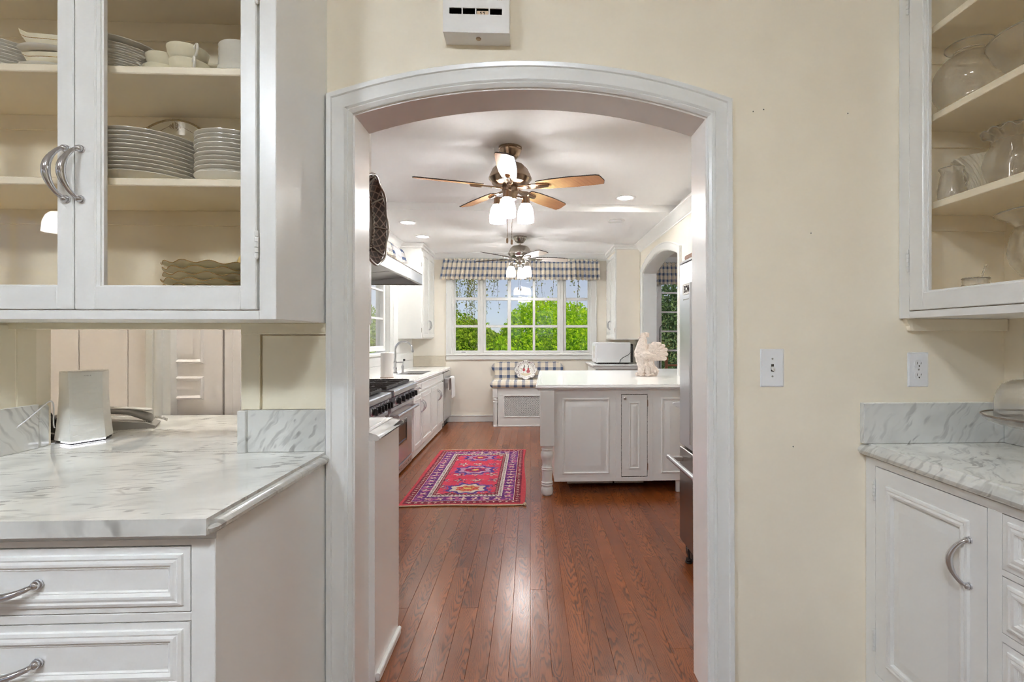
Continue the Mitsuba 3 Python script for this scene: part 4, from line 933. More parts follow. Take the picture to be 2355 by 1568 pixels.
def knob(root, y, z, x=-1.185):
    q = put(root, "knob", cat([xf(lathe([(0, 0), (.029, 0), (.029, .012), (.024, .016), (0, .016)], 24), ry=90, move=(x, y, z)), bx(x + .014, x + .045, y - .0085, y + .0085, z - .026, z + .026, .004)]), "black_plastic", smooth=35)
    put(q, "bezel", xf(lathe([(.028, 0), (.034, 0), (.034, .005), (.029, .008)], 24), ry=90, move=(x, y, z)), "chrome", smooth=35)
def grate(root, y0, y1, x0, x1, z=.835):
    ms = [bx(x0, x0 + .016, y0, y1, z, z + .026, .004), bx(x1 - .016, x1, y0, y1, z, z + .026, .004), bx(x0, x1, y0, y0 + .016, z, z + .026, .004), bx(x0, x1, y1 - .016, y1, z, z + .026, .004)]
    n = 5
    for i in range(1, n):
        y = y0 + (y1 - y0) * i / n
        ms.append(bx(x0, x1, y - .008, y + .008, z + .006, z + .034, .004))
    ms.append(bx((x0 + x1) / 2 - .008, (x0 + x1) / 2 + .008, y0, y1, z + .004, z + .028, .004))
    put(root, "grate", cat(ms), "black_iron")
    put(root, "burner", lathe([(0, 0), (.045, 0), (.05, .01), (.03, .016), (0, .016)], 24, ((x0 + x1) / 2, (y0 + y1) / 2, z - .02)), "black_iron", smooth=30)
def rng(label, y0, y1, knobs, door=True):
    k = thing("range", label, "stove")
    put(k, "body", cat([bx(-1.785, -1.235, y0, y1, .02, .80), bx(-1.785, -1.20, y0, y1, .80, .822, .003), bx(-1.785, -1.765, y0, y1, .82, .86, .003)]), "steel")
    put(k, "front_rail", cat([bx(-1.30, -1.165, y0 - .0, y1, .775, .828, .008)]), "steel")
    put(k, "control_panel", extr(Polygon([(-1.235, .675), (-1.20, .675), (-1.185, .69), (-1.185, .765), (-1.235, .775)]), y1 - y0, "xz", y0), "steel")
    put(k, "lower_rail", bx(-1.24, -1.195, y0 + .002, y1 - .002, .638, .672, .004), "steel")
    for y in knobs: knob(k, y, .728)
    m = (y0 + y1) / 2
    for a, b_ in ((y0 + .02, m - .01), (m + .01, y1 - .02)):
        grate(k, a, b_, -1.50, -1.24); grate(k, a, b_, -1.77, -1.51)
    d = put(k, "oven_door", rings((-1.235, y0 + .012, .105), LX, LN, y1 - y0 - .024, .525, [(0, -.02), (0, .015), (.004, .019), (.02, .019)]), "steel", label="brushed steel oven door")
    put(d, "window", rings((-1.216, y0 + .25, .285), LX, LN, .37, .20, [(0, .0), (0, .006), (.02, .008), (.024, .002), (.026, .002)]), "dark_glass")
    put(d, "window_frame", rings((-1.2155, y0 + .235, .27), LX, LN, .40, .23, [(0, 0), (0, .005), (.014, .005), (.014, 0)], closed=True), "chrome")
    put(d, "handle", cat([tube([(-1.15, y0 + .03, .60), (-1.15, y1 - .03, .60)], .0155, 16)] + [bx(-1.22, -1.145, y - .013, y + .013, .588, .612, .004) for y in (y0 + .05, y1 - .05)]), "steel", smooth=40)
    kp = put(k, "kick_panel", bx(-1.235, -1.215, y0 + .006, y1 - .006, .022, .092, .002), "steel")
    for i in range(9):
        y = y0 + .07 + i * (y1 - y0 - .14) / 8
        put(kp, "vent_slot", bx(-1.216, -1.2135, y - .018, y + .018, .047 + .008 * (i % 2), .059 + .008 * (i % 2), .001), "steel_dark")
    for y in (y0 + .06, y1 - .06): put(k, "foot", xf(trimesh.creation.cylinder(.02, .022, sections=16), move=(-1.32, y, .011)), "steel_dark")
    return k
rng("steel gas cooktop unit with black knobs, the nearer one inside the arch", 1.90, 2.56, (2.09, 2.19, 2.26, 2.35, 2.44, 2.51))
rng("steel gas range with an oven and black knobs, the farther one beside the white cabinets", 2.66, 3.52, (2.78, 2.93, 3.08, 3.185, 3.31, 3.42))
k = thing("filler_panel", "narrow steel strip between the two gas units", "panel"); put(k, None, bx(-1.78, -1.235, 2.565, 2.655, .03, .805, .002), "steel_dark")
h = thing("range_hood", "stainless range hood over the gas ranges on the left wall", "range hood")
hy0, hy1 = 2.0, 3.60
put(h, "canopy", extr(Polygon([(-1.788, 1.93), (-1.135, 1.932), (-1.135, 1.945), (-1.37, 2.03), (-1.60, 2.10), (-1.788, 2.14)]), hy1 - hy0, "xz", hy0), "steel")
put(h, "lip", cat([bx(-1.15, -1.13, hy0, hy1, 1.838, 1.940, .003), bx(-1.788, -1.13, hy1 - .02, hy1, 1.838, 1.936, .003), bx(-1.788, -1.13, hy0, hy0 + .02, 1.838, 1.936, .003)]), "steel")
put(h, "trim_edge", cat([bx(-1.152, -1.127, hy0, hy1 + .001, 1.937, 1.943, .001), bx(-1.152, -1.128, hy0, hy1, 1.834, 1.840, .001), bx(-1.788, -1.127, hy1 - .02, hy1 + .002, 1.832, 1.839, .001)]), "steel_dark")
for i in range(3):
    y = hy0 + .05 + i * .505
    put(h, "filter", xf(bx(-.30, .30, y, y + .49, -.006, .006, .003), ry=-6, move=(-1.46, 0, 1.90)), "steel_dark")
for y in (2.5, 3.2): put(h, "lamp", lathe([(0, 0), (.03, 0), (.034, -.004), (.034, .006)], 24, (-1.22, y, 1.895)), "white_plastic", smooth=30)

b = thing("base_cabinet", "long row of white base cabinets under the sink counter", "cabinet")
put(b, "carcass", cat([bx(-1.78, -1.245, 3.535, 4.40, .09, .80), bx(-1.78, -1.245, 5.08, 5.37, .09, .80), bx(-1.78, -1.245, 4.40, 5.08, .09, .62), bx(-1.245, -1.225, 3.535, 5.37, .02, .80, .001), bx(-1.78, -1.27, 3.535, 5.37, 0, .09)]), "white_paint")
FX = -1.224
RP = [(0, -.004), (0, .016), (.004, .019), (.04, .019), (.044, .022), (.05, .022), (.054, .012), (.058, .011), (.085, .018), (.088, .018)]
def ldoor(y0, y1, z0, z1, hy=None):
    d = put(b, "door", rings((FX, y0 + .003, z0), LX, LN, y1 - y0 - .006, z1 - z0, RP), "white_paint", smooth=22)
    if hy is not None: put(d, "handle", handle((FX + .02, hy, .585), (FX + .02, hy, .47), (1, 0, 0), .03, .0045, 1.5), "chrome", smooth=40)
ldoor(3.55, 3.93, .10, .665, 3.895); ldoor(3.945, 4.50, .10, .665, 3.985); ldoor(4.515, 4.95, .10, .665, 4.915); ldoor(4.965, 5.36, .10, .665, 5.005)
for y0, y1 in ((3.55, 3.93), (3.945, 5.36)):
    d = put(b, "drawer", rings((FX, y0 + .003, .69), LX, LN, y1 - y0 - .006, .095, [(0, -.004), (0, .016), (.004, .019), (.018, .019), (.022, .014), (.026, .014)]), "white_paint", smooth=22)
    if y1 < 4: put(d, "handle", handle((FX + .018, 3.67, .74), (FX + .018, 3.79, .74), (1, 0, 0), .028, .0045, 1.5), "chrome", smooth=40)
d = thing("dishwasher", "stainless dishwasher at the window end of the sink counter", "dishwasher")
put(d, "door", bx(-1.24, -1.205, 5.385, 5.985, .11, .79, .004), "steel")
put(d, "body", bx(-1.78, -1.242, 5.385, 5.985, .09, .79), "steel_dark")
put(d, "kick_plate", bx(-1.28, -1.262, 5.39, 5.985, .0, .10, .002), "black_plastic")
put(d, "side_trim", bx(-1.236, -1.204, 5.378, 5.386, .05, .79, .001), "grey_plastic")
put(d, "vent", bx(-1.206, -1.2035, 5.40, 5.43, .655, .70), "black_plastic")
put(d, "handle", cat([tube([(-1.15, 5.42, .70), (-1.15, 5.95, .70)], .013, 12)] + [bx(-1.21, -1.145, y - .01, y + .01, .69, .71, .003) for y in (5.44, 5.93)]), "steel", smooth=40)
k = thing("dish_towel", "white dish towel hanging over the dishwasher handle", "towel")
tp = []
for q in np.linspace(0, 1, 30):
    s = q * .50
    if s < .17: z, x = .53 + s, -1.168
    elif s < .22: a = (s - .17) / .05 * np.pi; z, x = .70 + .019 * math.sin(a), -1.15 - .018 * math.cos(a)
    else: z, x = .70 - (s - .22), -1.128 + .05 * (s - .22)
    tp.append((x, z))
ys = np.linspace(5.52, 5.84, 24); v = [(x + .006 * math.sin(y * 60 + i * .2), y + .01 * math.sin(i * .3), z) for i, (x, z) in enumerate(tp) for y in ys]
F = [f for i in range(29) for j in range(23) for f in ((i * 24 + j, i * 24 + j + 1, i * 24 + j + 25), (i * 24 + j, i * 24 + j + 25, i * 24 + j + 24))]
tw = trimesh.Trimesh(np.array(v), np.array(F), process=False); tw2 = tw.copy(); tw2.vertices += tw.vertex_normals * .004
put(k, None, cat([tw, tw2]), "towel_cloth", smooth=True)
ct = thing("sink_countertop", "white countertop with a sink cut-out along the left kitchen wall", "countertop")
poly = Polygon([(-1.788, 3.525), (-1.20, 3.525), (-1.20, 5.90), (-1.225, 5.97), (-1.29, 6.027), (-1.788, 6.027)])
hol = sbox(-1.62, 4.42, -1.31, 5.06)
put(ct, "slab", extr(poly.difference(hol), .036, "xy", .804), "laminate")
put(ct, "edge", sweep([(-1.205, 3.525), (-1.205, 5.90), (-1.23, 5.97), (-1.29, 6.02)], [(-.02, .8405), (-.01, .8395), (.006, .834), (.014, .826), (.012, .818), (.004, .812), (-.02, .803)], (0, 0, 0), (1, 0, 0), (0, 0, 1), V=(0, 1, 0), side=-1), "laminate", smooth=40)
put(ct, "backsplash", cat([bx(-1.789, -1.772, 3.53, 6.02, .8405, .95, .002), bx(-1.789, -1.774, 3.53, 6.02, .952, 1.055, .002)]), "white_satin")
s = thing("back_backsplash", "low beige stone backsplash between the sink counter and the window", "backsplash"); mat("beige_stone", paint_fn(rgb(206, 196, 178), .15, 40), .5); put(s, None, bx(-1.77, -1.285, 6.008, 6.029, .842, 1.005, .002), "beige_stone")
s = thing("sink", "steel undermount sink in the white counter by the faucet", "sink")
put(s, None, cat([bx(-1.63, -1.62, 4.41, 5.07, .64, .812), bx(-1.31, -1.30, 4.41, 5.07, .64, .812), bx(-1.63, -1.30, 4.41, 4.42, .64, .812), bx(-1.63, -1.30, 5.06, 5.07, .64, .812), bx(-1.63, -1.30, 4.41, 5.07, .63, .64)]), "steel_dark")
f = thing("faucet", "chrome gooseneck faucet behind the sink", "faucet")
fx, fy, fz = -1.675, 4.62, .8402
put(f, "post", lathe([(0, 0), (.03, 0), (.03, .006), (.018, .018), (.016, .05), (.022, .06), (.022, .07), (.014, .085), (.014, .12), (.02, .13), (.02, .145), (.012, .16), (.011, .19), (0, .19)], 28, (fx, fy, fz)), "chrome", smooth=35)
arc = [(fx, fy, fz + .17), (fx, fy, fz + .27)] + [(fx + .105 - .105 * math.cos(a), fy, fz + .29 + .105 * math.sin(a)) for a in np.linspace(0, np.pi * .93, 22)]
e = arc[-1]; arc.append((e[0] + .006, fy, e[2] - .04))
put(f, "spout", tube(spline(arc, 60), .011, 14), "chrome", smooth=True)
put(f, "aerator", lathe([(0, 0), (.014, 0), (.015, .018), (.012, .022)], 20, (arc[-1][0], fy, arc[-1][2] - .012)), "chrome", smooth=35)
put(f, "lever", cat([lathe([(0, 0), (.022, 0), (.014, .012), (.012, .055), (.016, .075), (.012, .1), (0, .105)], 24, (fx + .085, fy + .02, fz)), tube([(fx + .01, fy + .01, fz + .135), (fx + .09, fy + .02, fz + .14)], .006, 10), tube([(fx + .085, fy + .02, fz + .10), (fx + .10, fy + .02, fz + .16)], .006, 10)]), "chrome", smooth=35)
put(f, "lever_cap", xf(trimesh.creation.icosphere(2, .014), move=(fx + .105, fy + .015, fz + .165)), "black_plastic", smooth=True)
k = thing("paper_towel_roll", "standing white paper towel roll on the counter behind the cooktop", "paper towel")
put(k, "roll", lathe([(.02, 0), (.066, 0), (.067, .003), (.067, .267), (.065, .27), (.02, .27)], 48, (-1.585, 3.93, .846)), "paper", smooth=30)
put(k, "core", lathe([(.0195, .0), (.0195, .272), (.017, .272), (.017, 0)], 24, (-1.585, 3.93, .846)), "rug_fringe", smooth=30)
put(k, "base", lathe([(0, 0), (.072, 0), (.072, .005), (0, .005)], 36, (-1.585, 3.93, .8405)), "brown_wood", smooth=30)

c = thing("kitchen_cabinet", "tall white wall cabinet between the sink window and the wide window", "cabinet")
put(c, "carcass", bx(-1.789, -1.475, 5.20, 6.025, 1.266, 2.50, .003), "white_paint")
put(c, "crown", cat([bx(-1.788, -1.455, 5.182, 6.02, 2.50, 2.53, .006), bx(-1.788, -1.435, 5.162, 6.02, 2.528, 2.571, .01)]), "white_satin")
for y0, y1, hy in ((5.215, 5.615, 5.58), (5.62, 6.015, 5.66)):
    d = put(c, "door", rings((-1.475, y0, 1.28), LX, LN, y1 - y0, 1.17, RP), "white_paint", smooth=22)
    put(d, "handle", handle((-1.456, hy, 1.52), (-1.456, hy, 1.40), (1, 0, 0), .03, .0045, 1.4), "chrome", smooth=40)
put(c, "hinge", hinge(-1.4735, 5.203, 1.36, 1.41, .004), "nickel"); put(c, "hinge", hinge(-1.4735, 5.203, 2.25, 2.30, .004), "nickel")
c = thing("kitchen_cabinet", "tall cabinet with a cream side panel right of the wide window", "cabinet")
put(c, "carcass", bx(1.185, 1.515, 5.20, 6.025, 1.266, 2.50, .003), "kitchen_wall")
put(c, "face_frame", cat([bx(1.172, 1.186, 5.20, 5.235, 1.262, 2.50, .002), bx(1.172, 1.186, 5.99, 6.025, 1.262, 2.50, .002), bx(1.172, 1.5, 5.20, 6.02, 1.255, 1.268, .002)]), "white_paint")
put(c, "crown", cat([bx(1.158, 1.515, 5.185, 6.02, 2.50, 2.53, .006), bx(1.14, 1.515, 5.165, 6.02, 2.528, 2.571, .01)]), "white_satin")
for y0, y1, hy in ((5.238, 5.61, 5.57), (5.615, 5.985, 5.65)):
    d = put(c, "door", rings((1.184, y1, 1.275), (0, -1, 0), (-1, 0, 0), y1 - y0, 1.18, RP), "white_paint", smooth=22)
    put(d, "handle", handle((1.166, hy, 1.52), (1.166, hy, 1.40), (-1, 0, 0), .03, .0045, 1.4), "chrome", smooth=40)
put(c, "hinge", hinge(1.168, 5.236, 1.36, 1.41, .004), "nickel")

# ------------------------------------------------------------------ island
i_ = thing("island", "white panelled kitchen island with a turned corner leg and a white top", "island")
IF = 2.40
put(i_, "body", cat([bx(.196, 1.50, IF, 4.10, .105, .855), bx(.196, 1.50, IF - .012, IF, .105, .86, .001)]), "white_paint")
FYI = IF - .012
IP = [(0, 0), (0, .004), (.006, .009), (.012, .009), (.018, .002), (.026, .000), (.07, .010), (.074, .010)]
def face_panel(x0, x1, z0, z1, st=IP, name="panel"):
    return put(i_, name, rings((x0, FYI, z0), (1, 0, 0), (0, -1, 0), x1 - x0, z1 - z0, st), "white_paint", smooth=20)
face_panel(.263, .650, .166, .79); face_panel(1.078, 1.46, .166, .79)
put(i_, "stile", cat([bx(.704, .748, FYI - .003, FYI, .105, .856, .001), bx(.965, 1.008, FYI - .003, FYI, .105, .856, .001), bx(.748, .965, FYI - .003, FYI, .82, .856, .001), bx(.748, .965, FYI - .003, FYI, .105, .140, .001)]), "white_paint")
put(i_, "door_gap", rings((.746, FYI - .001, .140), (1, 0, 0), (0, -1, 0), .221, .681, [(0, 0), (0, .0016), (.006, .0016), (.006, 0)], closed=True), "dark_gap")
d = put(i_, "door", rings((.751, FYI, .145), (1, 0, 0), (0, -1, 0), .211, .671, [(0, 0), (0, .004), (.060, .004), (.063, .009), (.069, .009), (.074, .002), (.078, .001), (.096, .010), (.098, .010)]), "white_paint", smooth=20)
put(d, "knob", cat([xf(lathe([(0, .026), (.008, .026), (.0125, .022), (.0125, .016), (.006, .010), (.005, .002), (.009, 0)], 24), rx=90, move=(.776, FYI - .004, .787))]), "chrome", smooth=35)
put(d, "hinge", hinge(.966, FYI - .006, .72, .77, .004), "bronze"); put(d, "hinge", hinge(.966, FYI - .006, .20, .25, .004), "bronze")
LXc, LYc = .138, IF - .03
lg = put(i_, "leg", cat([bx(LXc - .057, LXc + .057, LYc - .035, LYc + .079, .407, .857, .003), lathe([(0, 0), (.035, 0), (.046, .012), (.050, .035), (.046, .06), (.040, .07), (.043, .078), (.048, .086), (.044, .094), (.046, .10), (.0485, .106), (.043, .112), (.041, .118), (.043, .20), (.0435, .205), (.047, .211), (.043, .219), (.046, .226), (.042, .233), (.038, .25), (.040, .275), (.050, .305), (.0535, .33), (.050, .352), (.043, .362), (.043, .368), (.049, .376), (.044, .385), (.049, .395), (.049, .407), (0, .407)], 48, (LXc, LYc + .022, 0))]), "white_paint", smooth=30, label="turned white corner leg")
put(i_, "foot", bx(1.215, 1.245, IF + .02, IF + .05, .0, .106, .002), "white_paint")
mat("cream_box", rgb(196, 188, 172), .5)
for x0, x1 in ((.32, .715), (.73, .985)):
    put(i_, "toe_drawer", cat([bx(x0, x1, 2.62, 3.0, .022, .104, .002), bx(x0 + .005, x1 - .005, 2.612, 2.622, .03, .075, .003)]), "cream_box")
put(i_, "plinth", bx(.30, 1.45, 2.9, 4.0, .0, .10), "dark_gap")
IT = Polygon([(.055, 2.352), (.16, 2.345), (.27, 2.36), (1.51, 2.36), (1.51, 3.36), (1.98, 3.40), (2.02, 4.30), (1.93, 4.42), (1.60, 4.45), (1.40, 4.26), (1.30, 4.15), (.112, 4.15)])
put(i_, "countertop", extr(IT, .036, "xy", .864), "laminate")
put(i_, "countertop_edge", sweep([(.112, 4.15), (.055, 2.352), (.16, 2.345), (.27, 2.36), (1.51, 2.36)], [(-.016, .9008), (-.01, .8995), (.004, .893), (.012, .884), (.012, .876), (.002, .868), (-.004, .864), (-.006, .858), (-.03, .857)], (0, 0, 0), (1, 0, 0), (0, 0, 1), V=(0, 1, 0), side=-1), "laminate", smooth=40)
put(i_, "raised_bead", tube([(.125, 4.08, .9015), (.10, 2.47, .9015)], .0045, 8), "laminate", smooth=True)

# ------------------------------------------------------------------ rooster, microwave, buffet, fridge
rs_ = thing("rooster_statue", "white plaster rooster statue on a stump, standing on the island", "statue")
ox, oy, oz = 1.155, 3.25, .9005
P3 = lambda x, z, y=0: (ox + x, oy + y, oz + z)
parts = [bone(P3(-.09, .02), .022, P3(.09, .02), .022), bone(P3(0, .02, -.06), .022, P3(0, .02, .06), .022), bone(P3(-.06, .018, -.04), .02, P3(.06, .018, .04), .02),
    bone(P3(.035, .03), .052, P3(.03, .18), .045), bone(P3(.088, .05, -.02), .03, P3(.082, .10), .012), bone(P3(-.055, .05, -.03), .036, P3(-.06, .085), .024), bone(P3(.0, .05, -.055), .024, P3(-.005, .12, -.03), .012),
    bone(P3(-.04, .13), .055, P3(-.045, .215), .075), bone(P3(-.045, .215), .075, P3(.01, .215), .062), bone(P3(-.05, .235), .07, P3(-.04, .315), .05), bone(P3(-.04, .315), .05, P3(-.032, .372), .032),
    bone(P3(-.032, .385), .030, P3(-.038, .395), .027), bone(P3(-.055, .388), .013, P3(-.085, .380), .004), bone(P3(-.055, .366), .011, P3(-.058, .342), .008),
    bone(P3(-.03, .21, -.055), .042, P3(.06, .20, -.05), .026), bone(P3(-.03, .21, .055), .042, P3(.06, .20, .05), .026), bone(P3(-.035, .09), .05, P3(-.035, .16), .06)]
for a, L_ in ((-12, .165), (4, .175), (20, .18), (36, .172), (52, .158), (68, .14), (86, .115)):
    for yy in (-.022, .022):
        a0 = math.radians(a)
        parts.append(bone(P3(.035, .21, yy * .6), .055, P3(.035 + (L_ - .02) * math.cos(a0), .21 + (L_ - .02) * math.sin(a0), yy * 1.6), .021, 10))
for q, r in ((-.052, .009), (-.036, .013), (-.018, .016), (.0, .016), (.016, .013)):
    parts.append(bone(P3(q, .400), .013, P3(q + .004, .416 + r * .6), r * .8, 8))
ro = tomesh(union(parts).refine_to_length(.0075))
trimesh.smoothing.filter_taubin(ro, iterations=6)
nv = ro.vertex_normals; q = ro.vertices
ft = np.abs(np.sin((q[:, 0] + q[:, 2] * .8) * 190 + 5 * meshkit.noise(q * 40))) - .5
ro.vertices = q + nv * (ft * .006 + (meshkit.noise(q * 120) - .5) * .008)[:, None]
put(rs_, None, ro, "plaster", smooth=True)
k = thing("microwave", "white microwave oven on the sideboard by the window", "microwave")
put(k, "body", bx(.905, 1.385, 5.20, 5.58, .935, 1.215, .008), "white_plastic")
put(k, "door", bx(.893, .907, 5.21, 5.57, .945, 1.205, .004), "white_plastic")
put(k, "window", bx(.8915, .895, 5.24, 5.44, .99, 1.17, .002), "light_plastic")
for x in (.95, 1.34): put(k, "foot", bx(x - .02, x + .02, 5.22, 5.56, .917, .936), "black_plastic")
put(k, "underside", bx(.93, 1.38, 5.205, 5.57, .926, .936), "black_plastic")
put(k, "cord", tube(spline([(1.39, 5.25, 1.19), (1.41, 5.21, 1.18), (1.395, 5.19, 1.12), (1.36, 5.188, 1.055), (1.30, 5.19, 1.02), (1.25, 5.19, .985), (1.23, 5.19, .93)], 30), .004, 8), "black_plastic", smooth=True)
put(k, "vent_box", bx(1.385, 1.43, 5.26, 5.56, .935, 1.19, .003), "black_plastic")
k = thing("sideboard", "white sideboard cabinet under the microwave", "cabinet")
put(k, "body", bx(.88, 1.515, 5.08, 5.99, .0, .875, .003), "white_paint")
put(k, "top", cat([bx(.84, 1.515, 5.04, 6.0, .895, .916, .004), extr(Polygon([(.838, .897), (.88, .86), (1.515, .86), (1.515, .897)]), .93, "xz", 5.05)]), "white_paint")
fr = thing("refrigerator", "stainless bottom-freezer refrigerator just inside the arch on the right", "refrigerator")
put(fr, "body", bx(.925, 1.515, .40, 1.245, .06, 1.735, .004), "steel_dark")
put(fr, "upper_door", bx(.895, .925, .40, 1.243, .655, 1.72, .005), "steel")
put(fr, "freezer_drawer", bx(.895, .925, .40, 1.243, .085, .640, .005), "steel_dark")
put(fr, "top_trim", extr(Polygon([(.89, 1.722), (.90, 1.738), (.94, 1.742), (.94, 1.722)]), .845, "xz", .40), "steel")
put(fr, "toe_grille", bx(.93, .95, .40, 1.24, .0, .075, .002), "black_plastic")
put(fr, "freezer_handle", cat([tube([(.828, .42, .575), (.828, 1.235, .575)], .014, 16), xf(trimesh.creation.icosphere(2, .0155), move=(.828, 1.235, .575))] + [bx(.828, .897, y - .014, y + .014, .562, .588, .004) for y in (1.19, .50)]), "steel", smooth=40)
put(fr, "door_handle", cat([tube([(.852, .885, .72), (.852, .885, 1.58)], .012, 14), bx(.852, .897, .874, .896, .715, .74, .003), bx(.852, .897, .874, .896, 1.56, 1.585, .003)]), "steel", smooth=40)
put(fr, "hinge_foot", cat([xf(trimesh.creation.cylinder(.016, .01, sections=16), move=(.905, 1.10, .02)), xf(trimesh.creation.cylinder(.006, .07, sections=12), move=(.905, 1.10, .055)), bx(.895, .925, 1.085, 1.115, .068, .086, .003), xf(trimesh.creation.cylinder(.02, .008, sections=16), move=(.905, 1.10, .006))]), "black_iron")
pl = put(fr, "badge", rings((.895, 1.17, 1.535), (0, -1, 0), (-1, 0, 0), .20, .062, [(0, 0), (0, .004), (.004, .004), (.006, .002)]), "light_plastic", label="small metal maker's badge with dark letters")
t = meshkit.text_mesh("ICWY", .036, .0012, bold=True)
t.apply_transform(np.array([[0, 0, -1, .8928], [-1, 0, 0, 1.152], [0, 1, 0, 1.548], [0, 0, 0, 1.0]]))
put(pl, "lettering", t, "ink")
put(fr, "badge_line", bx(.8935, .8955, .97, 1.17, 1.505, 1.509), "grey_plastic")
k = thing("wooden_box", "small brown wooden box lying on top of the refrigerator", "box")
put(k, None, bx(.915, 1.02, 1.03, 1.215, 1.7425, 1.772, .006), "brown_wood")
k = thing("tray", "small white moulded tray edge sticking out beyond the refrigerator's front", "tray")
put(k, None, cat([bx(.875, 1.2, 1.2465, 1.262, .868, .900, .002), sweep([(.868, 1.2465), (.868, 1.262)], [(.03, .901), (.0, .899), (-.012, .892), (-.010, .884), (.004, .876), (.018, .868), (.03, .865)], (0, 0, 0), (1, 0, 0), (0, 0, 1), V=(0, 1, 0), side=-1)]), "laminate")

# ------------------------------------------------------------------ bench, platter, rug
b = thing("window_bench", "white window bench with a lattice front and blue-and-cream checked cushions", "bench")
put(b, "frame", cat([bx(-.468, .60, 5.575, 5.60, .015, .14, .002), bx(-.468, .60, 5.575, 5.60, .45, .555, .002), bx(-.468, -.38, 5.575, 5.60, .14, .45, .002), bx(.14, .23, 5.575, 5.60, .14, .45, .002), bx(-.468, .60, 5.568, 5.60, .0, .02, .003), bx(-.47, .60, 5.60, 5.98, .52, .555), bx(-.535, -.50, 5.60, 5.98, .0, .55, .002)]), "white_paint")
put(b, "screen_frame", rings((-.385, 5.575, .135), (1, 0, 0), (0, -1, 0), .53, .32, [(0, 0), (.002, .008), (.010, .008), (.014, 0)], closed=True), "white_paint")
put(b, "backing", bx(-.40, .16, 5.62, 5.63, .12, .48), "dark_gap")
bars = []
for i in range(-14, 46):
    for s in (1, -1):
        x0 = -.38 + i * .0255
        a, c_ = (x0, .14), (x0 + s * .31, .45)
        seg = LineString([a, c_]).intersection(sbox(-.38, .14, .145, .45))
        if seg.is_empty or seg.length < .01: continue
        (xa, za), (xb, zb) = seg.coords[0], seg.coords[-1]
        ln = math.hypot(xb - xa, zb - za)
        m = bx(-ln / 2, ln / 2, -.003, .003, -.0045, .0045); m = xf(m, ry=-math.degrees(math.atan2(zb - za, xb - xa)), move=((xa + xb) / 2, 5.588 + .003 * s, (za + zb) / 2))
        bars.append(m)
put(b, "lattice", cat(bars), "white_paint", kind="stuff")
put(b, "leg", cat([bx(-.542, -.470, 5.555, 5.615, .42, .555, .003), lathe([(.026, .0), (.034, 0), (.034, .02), (.028, .03), (.030, .34), (.034, .35), (.034, .36), (.028, .37), (.031, .38), (.034, .39), (.034, .40), (.028, .41), (.031, .42)], 24, (-.505, 5.585, 0))]), "white_paint", smooth=30)
def cushion(x0, x1, y0, y1, z0, z1, r):
    h = m3.Manifold.batch_hull([ball((x, y, z), r, 20) for x in (x0 + r, x1 - r) for y in (y0 + r, y1 - r) for z in (z0 + r, z1 - r)])
    return tomesh(h)
put(b, "seat_cushion", cushion(-.58, .62, 5.53, 5.96, .557, .652, .046), "plaid_bench", smooth=50, label="rounded checked seat cushion")
bp = Polygon([(-.54, .62), (.42, .62), (.44, .70), (.475, .75), (.50, .80), (.495, .86), (.46, .90), (.42, .915), (-.48, .915), (-.535, .905), (-.575, .87), (-.588, .83), (-.57, .785), (-.545, .76), (-.54, .72)]).buffer(-.02).buffer(.02)
bm = extr(bp.buffer(-.014), .07, "xz", 5.945); bm2 = extr(bp, .042, "xz", 5.959)
put(b, "back_cushion", tomesh(union([bm, bm2])), "plaid_bench", smooth=25, label="scalloped checked back cushion")
k = thing("platter", "painted white platter with two red fruits leaning on the window bench", "plate")
na, nr = 120, 16; v, uv, F = [], [], []
for i in range(nr):
    q = (i / (nr - 1)) ** .8
    for j in range(na):
        a = j / na * 2 * np.pi
        r = .158 * q * (1 + .05 * math.cos(8 * a) * q ** 3)
        x, z = r * math.cos(a) * 1.02, r * math.sin(a) * .9
        v.append((x, -(.003 if q < .65 else .003 + (q - .65) * .05), z)); uv.append((x, z))
for i in range(nr - 1):
    for j in range(na):
        j2 = (j + 1) % na; F += [(i * na + j, (i + 1) * na + j2, (i + 1) * na + j), (i * na + j, i * na + j2, (i + 1) * na + j2)]
v = np.array(v); vb = v + [0, .006, 0]; N_ = len(v); F = np.array(F); e = (nr - 1) * na
E_ = np.array([f for j in range(na) for f in ((e + j, e + (j + 1) % na, N_ + e + (j + 1) % na), (e + j, N_ + e + (j + 1) % na, N_ + e + j))])
pm = trimesh.Trimesh(np.vstack([v, vb]), np.vstack([F, F[:, ::-1] + N_, E_]), process=False); pm = xf(pm, rx=-14, move=(-.068, 5.865, .798))
put(k, None, pm, "painted_ware", smooth=True, uv=np.array(uv + uv))
k = thing("rug", "red and purple patterned wool rug on the oak floor", "rug")
nx, ny = 40, 80
xs, ys = np.linspace(RX0, RX1, nx), np.linspace(RY0, RY1, ny)
v = np.array([(x + .012 * math.sin(y * 3.1) * (1 if x > -.5 else .6) - .03 * (y - RY0) / (RY1 - RY0) * 0, y + .01 * math.sin(x * 7), .008 + .004 * meshkit.noise(np.array([x * 9, y * 5, 0.0]))) for y in ys for x in xs])
F = [f for i in range(ny - 1) for j in range(nx - 1) for f in ((i * nx + j, i * nx + j + 1, (i + 1) * nx + j + 1), (i * nx + j, (i + 1) * nx + j + 1, (i + 1) * nx + j))]
bd = [j for j in range(nx)] + [i * nx + nx - 1 for i in range(1, ny)] + [(ny - 1) * nx + j for j in range(nx - 2, -1, -1)] + [i * nx for i in range(ny - 2, 0, -1)]
low = v[bd].copy(); low[:, 2] = .0008
n0 = len(v); v2 = np.vstack([v, low])
for a in range(len(bd)):
    b2 = (a + 1) % len(bd); F += [(bd[a], n0 + a, n0 + b2), (bd[a], n0 + b2, bd[b2])]
put(k, "pile", trimesh.Trimesh(v2, np.array(F), process=False), "rug_wool", smooth=40)
